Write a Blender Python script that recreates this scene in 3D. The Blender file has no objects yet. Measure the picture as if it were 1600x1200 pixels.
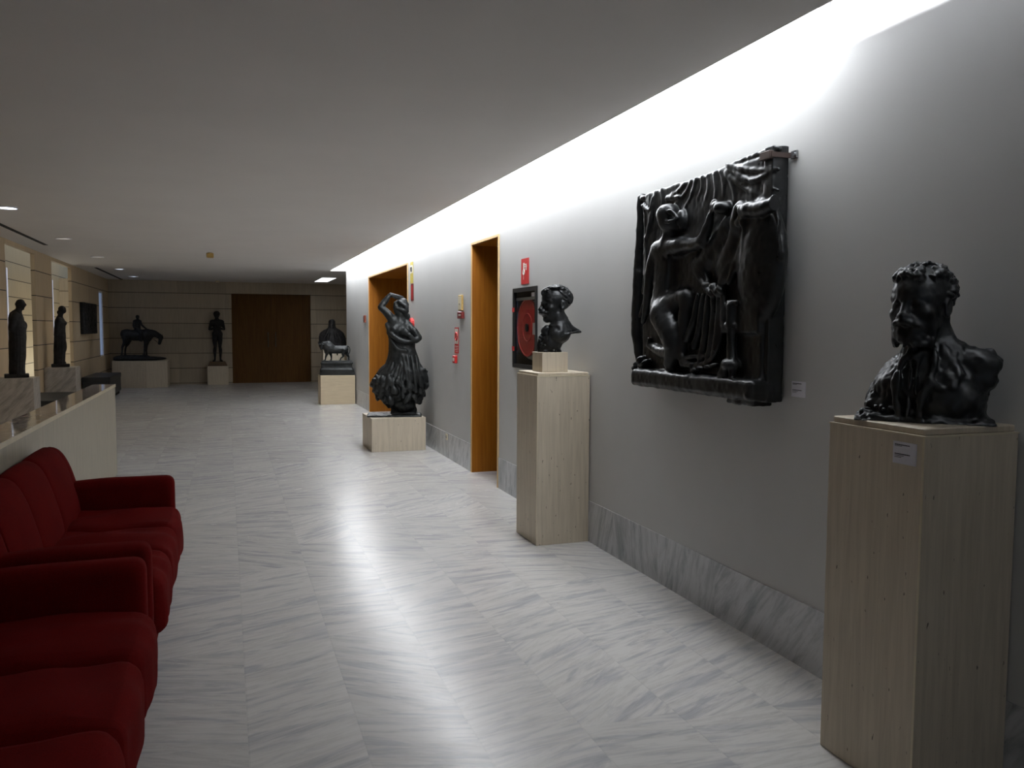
import bpy, bmesh, math, random
import numpy as np
from mathutils import Matrix, Vector

# ---------------------------------------------------------------- camera
FOC = 1278.0                       # focal length in pixels of the 1600 px wide frame
YAW, PIT, ROL = math.radians(19.247), math.radians(3.9115), math.radians(0.2763)
CAM = np.array([0.0, 0.0, 1.55])
def _rot():
    F = np.array([math.sin(YAW)*math.cos(PIT), math.cos(YAW)*math.cos(PIT), -math.sin(PIT)])
    R0 = np.array([math.cos(YAW), -math.sin(YAW), 0.0]); U = np.cross(R0, F)
    R = R0*math.cos(ROL)+U*math.sin(ROL); U2 = -R0*math.sin(ROL)+U*math.cos(ROL)
    return R, U2, F
RGT, UPV, FWD = _rot()
scene = bpy.context.scene
COL = scene.collection
cd = bpy.data.cameras.new('camera'); cam = bpy.data.objects.new('camera', cd); COL.objects.link(cam)
cd.sensor_width = 36.0; cd.lens = FOC/1600*36.0; cd.clip_start = 0.05; cd.clip_end = 200
M = Matrix.Identity(4)
for i in range(3):
    M[i][0] = RGT[i]; M[i][1] = UPV[i]; M[i][2] = -FWD[i]; M[i][3] = CAM[i]
cam.matrix_world = M
scene.camera = cam

# ---------------------------------------------------------------- world, light, exposure
w = bpy.data.worlds.new('world'); scene.world = w; w.use_nodes = True
w.node_tree.nodes['Background'].inputs[0].default_value = (0.55, 0.65, 0.8, 1)
w.node_tree.nodes['Background'].inputs[1].default_value = 0.3
scene.view_settings.view_transform = 'Standard'
scene.view_settings.look = 'None'
scene.view_settings.gamma = 1.0
scene.view_settings.exposure = 0.0
scene.view_settings.use_curve_mapping = False
scene.cycles.use_denoising = True
scene.cycles.max_bounces = 8
scene.cycles.diffuse_bounces = 5
scene.cycles.glossy_bounces = 4
scene.cycles.sample_clamp_indirect = 3.0
scene.cycles.caustics_reflective = False
scene.cycles.caustics_refractive = False

def area(name, loc, rot, sx, sy, power, color=(1, 1, 1), spread=180):
    l = bpy.data.lights.new(name, 'AREA'); l.shape = 'RECTANGLE'; l.size = sx; l.size_y = sy
    l.energy = power; l.color = color; l.spread = math.radians(spread)
    o = bpy.data.objects.new(name, l); COL.objects.link(o); o.location = loc; o.rotation_euler = rot
    return o
PI = math.pi
STRIP = 17.0          # radiance of the opal panels in the slot above the right wall
# added bluish fill light at an unseen end wall behind the camera (faces +Y)
area('daylight_end_window', (-1.2, -5.9, 1.7), (PI/2, 0, PI), 3.0, 1.6, 36, (0.45, 0.66, 1.0))
# hidden uplight added in the narrow court, brightening its wall from below
area('court_daylight_low', (-3.3, 22.0, 0.42), (math.radians(180), math.radians(-25), 0), 0.5, 8.0, 40, (1.0, 0.97, 0.86))
# warm daylight reaching the left part of the hall
area('court_daylight', (-3.5, 18.6, 3.9), (0, 0, 0), 0.9, 12.0, 26, (1.0, 0.93, 0.8))

# ---------------------------------------------------------------- materials
def nt(name):
    m = bpy.data.materials.new(name); m.use_nodes = True
    t = m.node_tree; b = t.nodes['Principled BSDF']
    return m, t, b
def ramp(t, stops):
    r = t.nodes.new('ShaderNodeValToRGB'); e = r.color_ramp.elements
    while len(e) < len(stops): e.new(0.5)
    for i, (p, c) in enumerate(stops):
        e[i].position = p; e[i].color = (c[0], c[1], c[2], 1)
    return r
def lnk(t, a, b): t.links.new(a, b)
def mapping(t, scale=(1, 1, 1), rot=(0, 0, 0), coord='Object', loc=(0, 0, 0)):
    c = t.nodes.new('ShaderNodeTexCoord'); mp = t.nodes.new('ShaderNodeMapping')
    mp.inputs['Scale'].default_value = scale; mp.inputs['Rotation'].default_value = rot; mp.inputs['Location'].default_value = loc
    lnk(t, c.outputs[coord], mp.inputs['Vector']); return mp.outputs['Vector']
def noise(t, vec, scale, detail=4, rough=0.55, dist=0.0):
    n = t.nodes.new('ShaderNodeTexNoise'); n.inputs['Scale'].default_value = scale
    n.inputs['Detail'].default_value = detail; n.inputs['Roughness'].default_value = rough
    n.inputs['Distortion'].default_value = dist
    lnk(t, vec, n.inputs['Vector']); return n.outputs['Fac']
def bump(t, b, fac, strength=0.2, dist=0.01):
    n = t.nodes.new('ShaderNodeBump'); n.inputs['Strength'].default_value = strength; n.inputs['Distance'].default_value = dist
    lnk(t, fac, n.inputs['Height']); lnk(t, n.outputs['Normal'], b.inputs['Normal'])
def mix(t, fac, a, b_, mode='MIX'):
    n = t.nodes.new('ShaderNodeMix'); n.data_type = 'RGBA'; n.blend_type = mode
    for sock, v in ((n.inputs[0], fac), (n.inputs[6], a), (n.inputs[7], b_)):
        if isinstance(v, (int, float)): sock.default_value = v
        elif isinstance(v, tuple): sock.default_value = (v[0], v[1], v[2], 1)
        else: lnk(t, v, sock)
    return n.outputs[2]
def math_(t, op, a, b_=None, c=None):
    n = t.nodes.new('ShaderNodeMath'); n.operation = op
    for i, v in enumerate((a, b_, c)):
        if v is None: continue
        if isinstance(v, (int, float)): n.inputs[i].default_value = v
        else: lnk(t, v, n.inputs[i])
    return n.outputs[0]

def plain(name, col, rough=0.5, metal=0.0, spec=0.5, nscale=None, namp=0.1, bmp=0.0):
    m, t, b = nt(name)
    b.inputs['Roughness'].default_value = rough; b.inputs['Metallic'].default_value = metal
    b.inputs['Specular IOR Level'].default_value = spec
    v = mapping(t)
    f = noise(t, v, nscale or 6.0, 3)
    lo = tuple(c*(1-namp) for c in col); hi = tuple(min(1, c*(1+namp)) for c in col)
    r = ramp(t, [(0.3, lo), (0.7, hi)]); lnk(t, f, r.inputs[0]); lnk(t, r.outputs[0], b.inputs['Base Color'])
    if bmp: bump(t, b, f, bmp, 0.004)
    return m
def emis(name, col, strength):
    m, t, b = nt(name)
    b.inputs['Base Color'].default_value = (*[min(1, c) for c in col], 1)
    b.inputs['Emission Color'].default_value = (*col, 1); b.inputs['Emission Strength'].default_value = strength
    return m

M_ceil = plain('ceiling_paint', (0.78, 0.75, 0.72), 0.85, nscale=1.5, namp=0.02)
M_slot = plain('slot_paint', (0.85, 0.86, 0.88), 0.8, nscale=1.5, namp=0.01)
def wallpaint():
    m, t, b = nt('grey_wall_paint'); b.inputs['Roughness'].default_value = 0.6
    v = mapping(t); f = noise(t, v, 0.7, 5, 0.6); g = noise(t, v, 90, 2)
    r = ramp(t, [(0.3, (0.47, 0.47, 0.462)), (0.7, (0.52, 0.52, 0.51))]); lnk(t, f, r.inputs[0]); lnk(t, r.outputs[0], b.inputs['Base Color'])
    bump(t, b, g, 0.06, 0.002); return m
M_wall = wallpaint()

def marble(name, light, dark, lane=None, vein_dir=0.0, rough=0.16, vertical=False, stretch=7.0, joint=True, contrast=1.0):
    """white marble with long grey veins; lane=(width, length) cuts it in slabs each with its own vein direction"""
    m, t, b = nt(name)
    c = t.nodes.new('ShaderNodeTexCoord'); s = t.nodes.new('ShaderNodeSeparateXYZ'); lnk(t, c.outputs['Object'], s.inputs[0])
    x, y, z = s.outputs
    if vertical: u, v_ = math_(t, 'ADD', x, y), z
    else: u, v_ = x, y
    if lane:
        W, L, off = lane
        a = math_(t, 'DIVIDE', math_(t, 'SUBTRACT', u, off), W); lanei = math_(t, 'FLOOR', a)
        wn = t.nodes.new('ShaderNodeTexWhiteNoise'); wn.noise_dimensions = '1D'; lnk(t, lanei, wn.inputs['W'])
        bb = math_(t, 'ADD', math_(t, 'DIVIDE', v_, L), math_(t, 'MULTIPLY', wn.outputs[0], 3.7)); tile = math_(t, 'FLOOR', bb)
        cmb = t.nodes.new('ShaderNodeCombineXYZ'); lnk(t, lanei, cmb.inputs[0]); lnk(t, tile, cmb.inputs[1])
        w2 = t.nodes.new('ShaderNodeTexWhiteNoise'); w2.noise_dimensions = '3D'; lnk(t, cmb.outputs[0], w2.inputs['Vector'])
        ang = math_(t, 'MULTIPLY', math_(t, 'SUBTRACT', w2.outputs[0], 0.5), 1.35)
        ang = math_(t, 'ADD', ang, vein_dir)
        offz = math_(t, 'MULTIPLY', w2.outputs[0], 37.0)
        fa = math_(t, 'FRACT', a); fb = math_(t, 'FRACT', bb)
        ja = math_(t, 'LESS_THAN', fa, 0.006/W); jb = math_(t, 'LESS_THAN', fb, 0.004/L)
        jt = math_(t, 'MAXIMUM', ja, jb)
    else:
        ang = vein_dir; offz = 0.0; jt = None
    cs, sn = math_(t, 'COSINE', ang), math_(t, 'SINE', ang)
    p = math_(t, 'ADD', math_(t, 'MULTIPLY', u, cs), math_(t, 'MULTIPLY', v_, sn))
    q = math_(t, 'SUBTRACT', math_(t, 'MULTIPLY', v_, cs), math_(t, 'MULTIPLY', u, sn))
    cv = t.nodes.new('ShaderNodeCombineXYZ'); lnk(t, p, cv.inputs[0]); lnk(t, math_(t, 'MULTIPLY', q, stretch), cv.inputs[1])
    if isinstance(offz, float): cv.inputs[2].default_value = offz
    else: lnk(t, offz, cv.inputs[2])
    f1 = noise(t, cv.outputs[0], 1.6, 7, 0.62, 1.3); f2 = noise(t, cv.outputs[0], 5.0, 6, 0.65, 0.5)
    r1 = ramp(t, [(0.36, dark), (0.52, light)]); lnk(t, f1, r1.inputs[0])
    mid = tuple((a_*0.55+b_*0.45) for a_, b_ in zip(light, dark))
    r2 = ramp(t, [(0.33, mid), (0.55, (1, 1, 1))]); lnk(t, f2, r2.inputs[0])
    col = mix(t, 0.55*contrast, r1.outputs[0], r2.outputs[0], 'MULTIPLY')
    if lane:
        tint = math_(t, 'ADD', math_(t, 'MULTIPLY', w2.outputs[0], 0.10), 0.92)
        tc = t.nodes.new('ShaderNodeCombineXYZ')
        for i_ in range(3): lnk(t, tint, tc.inputs[i_])
        col = mix(t, 1.0, col, tc.outputs[0], 'MULTIPLY')
        if joint: col = mix(t, math_(t, 'MULTIPLY', jt, 0.13), col, tuple(c_*0.45 for c_ in light))
    lnk(t, col, b.inputs['Base Color'])
    b.inputs['Roughness'].default_value = rough
    rr = ramp(t, [(0.3, (rough*1.25,)*3), (0.7, (rough*0.85,)*3)]); lnk(t, f2, rr.inputs[0]); lnk(t, rr.outputs[0], b.inputs['Roughness'])
    return m
M_floor = marble('floor_marble', (0.63, 0.615, 0.59), (0.46, 0.455, 0.47), (0.41, 0.92, 0.05), 0.0, 0.23, contrast=0.75)
M_floor.node_tree.nodes['Principled BSDF'].inputs['Specular IOR Level'].default_value = 0.27
M_base = marble('skirting_marble', (0.56, 0.57, 0.585), (0.36, 0.38, 0.40), (0.62, 4.0, 0.0), -1.15, 0.3, vertical=True, stretch=5.0, joint=False)
M_pmarb = marble('veined_marble', (0.56, 0.52, 0.47), (0.36, 0.33, 0.30), None, 0.8, 0.3, vertical=True, stretch=4)

def travertine(name, light, dark, vertical=True, pits=True, rough=0.55, cell=None):
    m, t, b = nt(name)
    sc = (16, 16, 0.9) if vertical else (1.2, 1.2, 22)
    v = mapping(t, sc); v2 = mapping(t)
    f = noise(t, v, 3.0, 6, 0.6, 0.3); g = noise(t, v2, 3.0, 3)
    r = ramp(t, [(0.30, dark), (0.62, light)]); lnk(t, f, r.inputs[0])
    col = mix(t, 0.35, r.outputs[0], ramp_out(t, g, [(0.3, tuple(c*0.86 for c in light)), (0.7, light)]))
    if pits:
        v3 = mapping(t, (60, 60, 22)); p = noise(t, v3, 1.0, 2, 0.5)
        msk = ramp_out(t, p, [(0.70, (0, 0, 0)), (0.74, (1, 1, 1))])
        col = mix(t, msk, col, tuple(c*0.35 for c in dark))
    lnk(t, col, b.inputs['Base Color']); b.inputs['Roughness'].default_value = rough
    bump(t, b, f, 0.05, 0.002)
    return m
def ramp_out(t, fac, stops):
    r = ramp(t, stops); lnk(t, fac, r.inputs[0]); return r.outputs[0]
M_trav = travertine('travertine', (0.62, 0.54, 0.42), (0.45, 0.385, 0.29))
M_travh = travertine('banded_travertine', (0.66, 0.55, 0.38), (0.50, 0.40, 0.26), vertical=False, pits=False)
M_lowwall = travertine('parapet_stone', (0.41, 0.37, 0.285), (0.24, 0.22, 0.175), pits=False, rough=0.4)
M_edge = plain('edge_stone', (0.62, 0.55, 0.40), 0.35, nscale=8)

def cladding(name, step, off, base=(0.68, 0.53, 0.34), gap=0.013, axis='Y', lay=1.2):
    m, t, b = nt(name)
    c = t.nodes.new('ShaderNodeTexCoord'); s = t.nodes.new('ShaderNodeSeparateXYZ'); lnk(t, c.outputs['Object'], s.inputs[0])
    z = s.outputs[2]; h = s.outputs[1] if axis == 'Y' else s.outputs[0]
    k = math_(t, 'DIVIDE', math_(t, 'SUBTRACT', z, off), step)
    fz = math_(t, 'FRACT', k); row = math_(t, 'FLOOR', k)
    hj = math_(t, 'LESS_THAN', fz, gap/step)
    hk = math_(t, 'DIVIDE', h, lay); fh = math_(t, 'FRACT', hk); colx = math_(t, 'FLOOR', hk)
    vj = math_(t, 'MULTIPLY', math_(t, 'LESS_THAN', fh, 0.003/lay), 0.35)
    cmb = t.nodes.new('ShaderNodeCombineXYZ'); lnk(t, row, cmb.inputs[0]); lnk(t, colx, cmb.inputs[1])
    wn = t.nodes.new('ShaderNodeTexWhiteNoise'); lnk(t, cmb.outputs[0], wn.inputs['Vector'])
    v = mapping(t, (12, 12, 1.2)); f = noise(t, v, 2.0, 5)
    col = ramp_out(t, f, [(0.3, tuple(x*0.86 for x in base)), (0.7, base)])
    tint = math_(t, 'ADD', math_(t, 'MULTIPLY', wn.outputs[0], 0.16), 0.86)
    tc = t.nodes.new('ShaderNodeCombineXYZ')
    for i_ in range(3): lnk(t, tint, tc.inputs[i_])
    col = mix(t, 1.0, col, tc.outputs[0], 'MULTIPLY')
    col = mix(t, math_(t, 'MAXIMUM', hj, vj), col, (0.02, 0.016, 0.012))
    lnk(t, col, b.inputs['Base Color']); b.inputs['Roughness'].default_value = 0.6
    bump(t, b, math_(t, 'SUBTRACT', 1.0, hj), 0.6, 0.01)
    return m
M_clad = cladding('stone_cladding', 0.4005, 0.4275-0.4005*2)
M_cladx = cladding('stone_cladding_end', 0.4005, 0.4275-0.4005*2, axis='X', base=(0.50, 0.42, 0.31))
M_court = cladding('court_cladding', 0.3435, 2.456-0.3435*8, base=(0.60, 0.53, 0.38), gap=0.014)

def wood(name, light, dark, rough=0.4):
    m, t, b = nt(name)
    v = mapping(t, (14, 14, 0.8)); f = noise(t, v, 2.5, 6, 0.55, 0.6); g = noise(t, mapping(t, (1, 1, 0.3)), 1.3, 2)
    col = mix(t, 0.3, ramp_out(t, f, [(0.3, dark), (0.68, light)]), ramp_out(t, g, [(0.3, dark), (0.7, light)]))
    lnk(t, col, b.inputs['Base Color']); b.inputs['Roughness'].default_value = rough; b.inputs['Specular IOR Level'].default_value = 0.2
    return m
M_wood = wood('orange_wood', (0.36, 0.136, 0.014), (0.24, 0.080, 0.008))
M_woodd = wood('door_wood', (0.15, 0.070, 0.014), (0.085, 0.036, 0.007), 0.6)
M_trim = plain('pale_wood_edge', (0.62, 0.42, 0.2), 0.5)

def bronze(name, col=(0.020, 0.021, 0.022), rough=0.36, sc=25.0, b_=0.25, metal=0.55):
    m, t, b = nt(name)
    v = mapping(t); f = noise(t, v, sc, 5, 0.6); g = noise(t, v, 4, 3)
    lnk(t, ramp_out(t, g, [(0.3, tuple(c*0.6 for c in col)), (0.7, tuple(c*1.5 for c in col))]), b.inputs['Base Color'])
    lnk(t, ramp_out(t, f, [(0.3, (rough*0.8,)*3), (0.7, (rough*1.4,)*3)]), b.inputs['Roughness'])
    b.inputs['Metallic'].default_value = metal; b.inputs['Specular IOR Level'].default_value = 0.45
    bump(t, b, f, b_, 0.004)
    return m
M_bronze = bronze('black_bronze')
M_bronze2 = bronze('rough_bronze', (0.026, 0.028, 0.028), 0.42, 40, 0.35)
M_bronze3 = bronze('matte_bronze', (0.012, 0.011, 0.011), 0.6, 20, 0.2, 0.2)
M_relief = bronze('relief_bronze', (0.020, 0.021, 0.022), 0.33, 30, 0.15)
M_plinth = plain('brown_plinth', (0.10, 0.06, 0.03), 0.6)
M_black = plain('black_leather', (0.02, 0.021, 0.022), 0.45)
M_blackm = plain('black_steel', (0.015, 0.015, 0.016), 0.35, 0.3)
M_dark = plain('dark_void', (0.01, 0.01, 0.01), 0.8)
M_steel = plain('brushed_steel', (0.55, 0.56, 0.58), 0.3, 0.9)
M_white = plain('white_card', (0.75, 0.74, 0.80), 0.6, nscale=30, namp=0.02)
M_ink = plain('ink', (0.03, 0.03, 0.04), 0.7)
M_red = plain('signal_red', (0.55, 0.02, 0.018), 0.45, nscale=20, namp=0.04)
M_dred = plain('dark_red_plastic', (0.16, 0.018, 0.015), 0.4)
M_reel = plain('reel_red', (0.50, 0.03, 0.022), 0.4, nscale=20)
M_cream = plain('cream_plastic', (0.68, 0.60, 0.42), 0.5)
M_ochre = plain('ochre_plastic', (0.50, 0.33, 0.10), 0.5)
M_yel = plain('sign_yellow', (0.55, 0.45, 0.08), 0.5)
M_signw = plain('sign_white', (0.80, 0.78, 0.70), 0.5, namp=0.02)
M_hose = plain('hose_cloth', (0.65, 0.66, 0.62), 0.7, nscale=60)
M_hand = plain('handle_metal', (0.13, 0.115, 0.09), 0.4, 0.7)
M_strip = emis('backlit_strip', (0.80, 0.84, 1.0), 0.42)  # glow put into the material for the bright window frame edges
M_frame = plain('window_frame_paint', (0.8, 0.8, 0.85), 0.4)
M_hole = plain('hole_grey', (0.2, 0.2, 0.2), 0.4)
def fabric():
    m, t, b = nt('red_fabric')
    v = mapping(t); f = noise(t, v, 260, 2, 0.6); g = noise(t, v, 5, 4)
    col = mix(t, 0.4, ramp_out(t, f, [(0.3, (0.060, 0.003, 0.003)), (0.7, (0.120, 0.006, 0.005))]), ramp_out(t, g, [(0.3, (0.070, 0.003, 0.003)), (0.7, (0.112, 0.005, 0.004))]))
    lnk(t, col, b.inputs['Base Color']); b.inputs['Roughness'].default_value = 0.9
    b.inputs['Specular IOR Level'].default_value = 0.03
    bump(t, b, mix(t, 0.5, f, g), 0.25, 0.004); return m
M_fab = fabric()
def glass():
    m = bpy.data.materials.new('clear_glass'); m.use_nodes = True; t = m.node_tree; t.nodes.clear()
    o = t.nodes.new('ShaderNodeOutputMaterial'); a = t.nodes.new('ShaderNodeBsdfTransparent'); g = t.nodes.new('ShaderNodeBsdfGlossy')
    g.inputs['Roughness'].default_value = 0.03; x = t.nodes.new('ShaderNodeMixShader')
    fr = t.nodes.new('ShaderNodeFresnel'); fr.inputs['IOR'].default_value = 1.45
    a.inputs[0].default_value = (0.9, 0.92, 0.92, 1)
    ge = t.nodes.new('ShaderNodeNewGeometry'); lnk(t, math_(t, 'MULTIPLY', fr.outputs[0], math_(t, 'SUBTRACT', 1.0, ge.outputs['Backfacing'])), x.inputs[0]); lnk(t, a.outputs[0], x.inputs[1]); lnk(t, g.outputs[0], x.inputs[2]); lnk(t, x.outputs[0], o.inputs[0])
    return m
M_glass = glass()
M_opal = emis('opal_panel', (0.93, 0.96, 1.0), STRIP)
M_tube = emis('lamp_tube', (0.93, 0.96, 1.0), 330.0)
M_panel = emis('square_panel', (0.93, 0.97, 1.0), 3.0)
M_dl = [emis('downlight_lens_bright', (0.80, 0.88, 1.0), 14.0), emis('downlight_lens_dim', (1.0, 0.92, 0.8), 0.45), emis('downlight_lens', (0.75, 0.87, 1.0), 3.0)]
M_frost = emis('frosted_pane', (0.45, 0.58, 0.85), 0.22)

# ---------------------------------------------------------------- mesh helpers
def mesh_obj(name, verts, faces, mat, parent=None, smooth=False, loc=(0, 0, 0), rotz=0.0):
    me = bpy.data.meshes.new(name); me.from_pydata([tuple(v) for v in verts], [], [tuple(f) for f in faces]); me.update()
    if mat: me.materials.append(mat)
    if smooth: me.polygons.foreach_set('use_smooth', [True]*len(me.polygons))
    o = bpy.data.objects.new(name, me); COL.objects.link(o); o.location = loc; o.rotation_euler = (0, 0, rotz)
    if parent: o.parent = parent
    return o
class MB:
    """collects simple solids into one mesh"""
    def __init__(s): s.bm = bmesh.new()
    def box(s, a, b, bev=0.0, seg=2):
        a = Vector(a); b = Vector(b); t = bmesh.new(); bmesh.ops.create_cube(t, size=1)
        for v in t.verts: v.co = Vector((a[i]+(b[i]-a[i])*(v.co[i]+0.5) for i in range(3)))
        if bev: bmesh.ops.bevel(t, geom=t.edges[:], offset=bev, segments=seg, affect='EDGES', profile=0.5)
        s._add(t); return s
    def cyl(s, c, r, h, axis='Z', n=32, r2=None, bev=0.0):
        t = bmesh.new(); bmesh.ops.create_cone(t, cap_ends=True, segments=n, radius1=r, radius2=r if r2 is None else r2, depth=h)
        if bev: bmesh.ops.bevel(t, geom=[e for e in t.edges if abs(e.verts[0].co.z-e.verts[1].co.z) < 1e-6], offset=bev, segments=2, affect='EDGES')
        if axis == 'X': bmesh.ops.rotate(t, verts=t.verts, matrix=Matrix.Rotation(PI/2, 3, 'Y'))
        if axis == 'Y': bmesh.ops.rotate(t, verts=t.verts, matrix=Matrix.Rotation(PI/2, 3, 'X'))
        bmesh.ops.translate(t, verts=t.verts, vec=Vector(c)); s._add(t); return s
    def prism(s, pts, z0, z1, bev=0.0):
        t = bmesh.new(); f = t.faces.new([t.verts.new((p[0], p[1], z0)) for p in pts])
        r = bmesh.ops.extrude_face_region(t, geom=[f]); bmesh.ops.translate(t, verts=[g for g in r['geom'] if isinstance(g, bmesh.types.BMVert)], vec=(0, 0, z1-z0))
        bmesh.ops.recalc_face_normals(t, faces=t.faces[:])
        if bev: bmesh.ops.bevel(t, geom=t.edges[:], offset=bev, segments=1, affect='EDGES')
        s._add(t); return s
    def torus(s, c, R, r, axis='Z', n=36, m=10):
        t = bmesh.new(); g = []
        for i in range(n):
            a = 2*PI*i/n; row = []
            for j in range(m):
                b = 2*PI*j/m; p = ((R+r*math.cos(b))*math.cos(a), (R+r*math.cos(b))*math.sin(a), r*math.sin(b))
                row.append(t.verts.new(p))
            g.append(row)
        for i in range(n):
            for j in range(m): t.faces.new((g[i][j], g[(i+1) % n][j], g[(i+1) % n][(j+1) % m], g[i][(j+1) % m]))
        if axis == 'X': bmesh.ops.rotate(t, verts=t.verts, matrix=Matrix.Rotation(PI/2, 3, 'Y'))
        bmesh.ops.translate(t, verts=t.verts, vec=Vector(c)); s._add(t); return s
    def _add(s, t):
        me = bpy.data.meshes.new('tmp'); t.to_mesh(me); t.free(); s.bm.from_mesh(me); bpy.data.meshes.remove(me)
    def build(s, name, mat, parent=None, origin=None, smooth=False):
        if origin is not None: bmesh.ops.translate(s.bm, verts=s.bm.verts, vec=-Vector(origin))
        me = bpy.data.meshes.new(name); s.bm.to_mesh(me); s.bm.free(); me.materials.append(mat)
        if smooth:
            me.polygons.foreach_set('use_smooth', [True]*len(me.polygons))
            try: me.set_sharp_from_angle(angle=math.radians(40))
            except Exception: pass
        o = bpy.data.objects.new(name, me); COL.objects.link(o)
        if parent: o.parent = parent
        if origin is not None: o.location = origin
        return o
def tag(o, label, cat, group=None, kind=None):
    o['label'] = label; o['category'] = cat
    if group: o['group'] = group
    if kind: o['kind'] = kind
    return o
def thing(name, label, cat, loc=(0, 0, 0), rotz=0, group=None):
    o = bpy.data.objects.new(name, None); COL.objects.link(o); o.location = loc; o.rotation_euler = (0, 0, rotz)
    o.empty_display_size = 0.1
    return tag(o, label, cat, group)
def struct(o): o['kind'] = 'structure'; return o
def copy_tree(o, parent=None):
    c = o.copy(); COL.objects.link(c)
    if parent: c.parent = parent
    for ch in list(o.children):
        if ch is not c: copy_tree(ch, c)
    return c

# ---------------------------------------------------------------- implicit-surface sculpting
class Field:
    """smooth-blended solids sampled on a grid, meshed by surface nets"""
    def __init__(s, lo, hi, h, seed=1):
        s.lo = np.array(lo, float); s.h = h; s.n = np.ceil((np.array(hi)-s.lo)/h).astype(int)+2
        s.v = np.full(tuple(s.n), 1.0, np.float32); s.rng = np.random.RandomState(seed)
    def _sl(s, a, b):
        i0 = np.clip(np.floor((a-s.lo)/s.h).astype(int), 0, s.n-1); i1 = np.clip(np.ceil((b-s.lo)/s.h).astype(int)+1, 1, s.n)
        if (i1-i0 <= 0).any(): return None, None
        ax = [s.lo[i]+s.h*np.arange(i0[i], i1[i]) for i in range(3)]
        P = [ax[0][:, None, None], ax[1][None, :, None], ax[2][None, None, :]]
        return tuple(slice(i0[i], i1[i]) for i in range(3)), [p.astype(np.float32) for p in P]
    def _mix(s, sl, d, k, sub):
        cur = s.v[sl]
        if sub:
            d = -d; hh = np.clip(0.5-0.5*(cur-d)/k, 0, 1) if k > 0 else (cur < d).astype(np.float32)
            s.v[sl] = cur*(1-hh)+d*hh+k*hh*(1-hh)
        else:
            if k > 0:
                hh = np.clip(0.5+0.5*(cur-d)/k, 0, 1); s.v[sl] = cur*(1-hh)+d*hh-k*hh*(1-hh)
            else: s.v[sl] = np.minimum(cur, d)
    def ell(s, c, r, R=None, k=0.01, sub=False):
        c = np.array(c, float); r = np.array(r, float); m = r.max()+k+2*s.h
        sl, P = s._sl(c-m, c+m)
        if sl is None: return
        q = [P[i]-c[i] for i in range(3)]
        if R is not None:
            R = np.array(R, float); q = [R[j][0]*q[0]+R[j][1]*q[1]+R[j][2]*q[2] for j in range(3)]   # rows: local axes
        k0 = np.sqrt((q[0]/r[0])**2+(q[1]/r[1])**2+(q[2]/r[2])**2)
        k1 = np.sqrt((q[0]/r[0]**2)**2+(q[1]/r[1]**2)**2+(q[2]/r[2]**2)**2)
        s._mix(sl, k0*(k0-1)/np.maximum(k1, 1e-6), k, sub)
    def cap(s, a, b, ra, rb=None, k=0.01, sub=False):
        a = np.array(a, float); b = np.array(b, float); rb = ra if rb is None else rb; m = max(ra, rb)+k+2*s.h
        sl, P = s._sl(np.minimum(a, b)-m, np.maximum(a, b)+m)
        if sl is None: return
        ba = b-a; L = max(float(ba@ba), 1e-9)
        q = [P[i]-a[i] for i in range(3)]
        t = np.clip((q[0]*ba[0]+q[1]*ba[1]+q[2]*ba[2])/L, 0, 1)
        d = np.sqrt((q[0]-ba[0]*t)**2+(q[1]-ba[1]*t)**2+(q[2]-ba[2]*t)**2)-(ra+(rb-ra)*t)
        s._mix(sl, d, k, sub)
    def tube(s, pts, rs, k=0.01, sub=False, smooth=True):
        pts = [np.array(p, float) for p in pts]
        if isinstance(rs, (int, float)): rs = [rs]*len(pts)
        if smooth and len(pts) > 2:
            P2, R2 = [], []
            for i in range(len(pts)-1):
                p0 = pts[max(i-1, 0)]; p1 = pts[i]; p2 = pts[i+1]; p3 = pts[min(i+2, len(pts)-1)]
                for j in range(3):
                    t = j/3.0
                    P2.append(0.5*((2*p1)+(-p0+p2)*t+(2*p0-5*p1+4*p2-p3)*t*t+(-p0+3*p1-3*p2+p3)*t**3)); R2.append(rs[i]+(rs[i+1]-rs[i])*t)
            P2.append(pts[-1]); R2.append(rs[-1]); pts, rs = P2, R2
        A = np.array(pts); m = max(rs)+k+2*s.h
        sl, P = s._sl(A.min(0)-m, A.max(0)+m)
        if sl is None: return
        best = None
        for i in range(len(pts)-1):
            a, ba = A[i], A[i+1]-A[i]; L = max(float(ba@ba), 1e-9)
            q = [P[j]-a[j] for j in range(3)]
            t = np.clip((q[0]*ba[0]+q[1]*ba[1]+q[2]*ba[2])/L, 0, 1)
            d = np.sqrt((q[0]-ba[0]*t)**2+(q[1]-ba[1]*t)**2+(q[2]-ba[2]*t)**2)-(rs[i]+(rs[i+1]-rs[i])*t)
            best = d if best is None else np.minimum(best, d)
        s._mix(sl, best, k, sub)
    def box(s, c, hf, r=0.005, R=None, k=0.005, sub=False):
        c = np.array(c, float); hf = np.array(hf, float); m = np.linalg.norm(hf)+k+2*s.h
        mm = m if R is not None else hf+k+2*s.h+r
        sl, P = s._sl(c-mm, c+mm)
        if sl is None: return
        q = [P[i]-c[i] for i in range(3)]
        if R is not None: q = [R[j][0]*q[0]+R[j][1]*q[1]+R[j][2]*q[2] for j in range(3)]
        q = [np.abs(q[i])-(hf[i]-r) for i in range(3)]
        d = np.sqrt(sum(np.maximum(x, 0)**2 for x in q))+np.minimum(np.maximum(q[0], np.maximum(q[1], q[2])), 0)-r
        s._mix(sl, d, k, sub)
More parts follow.
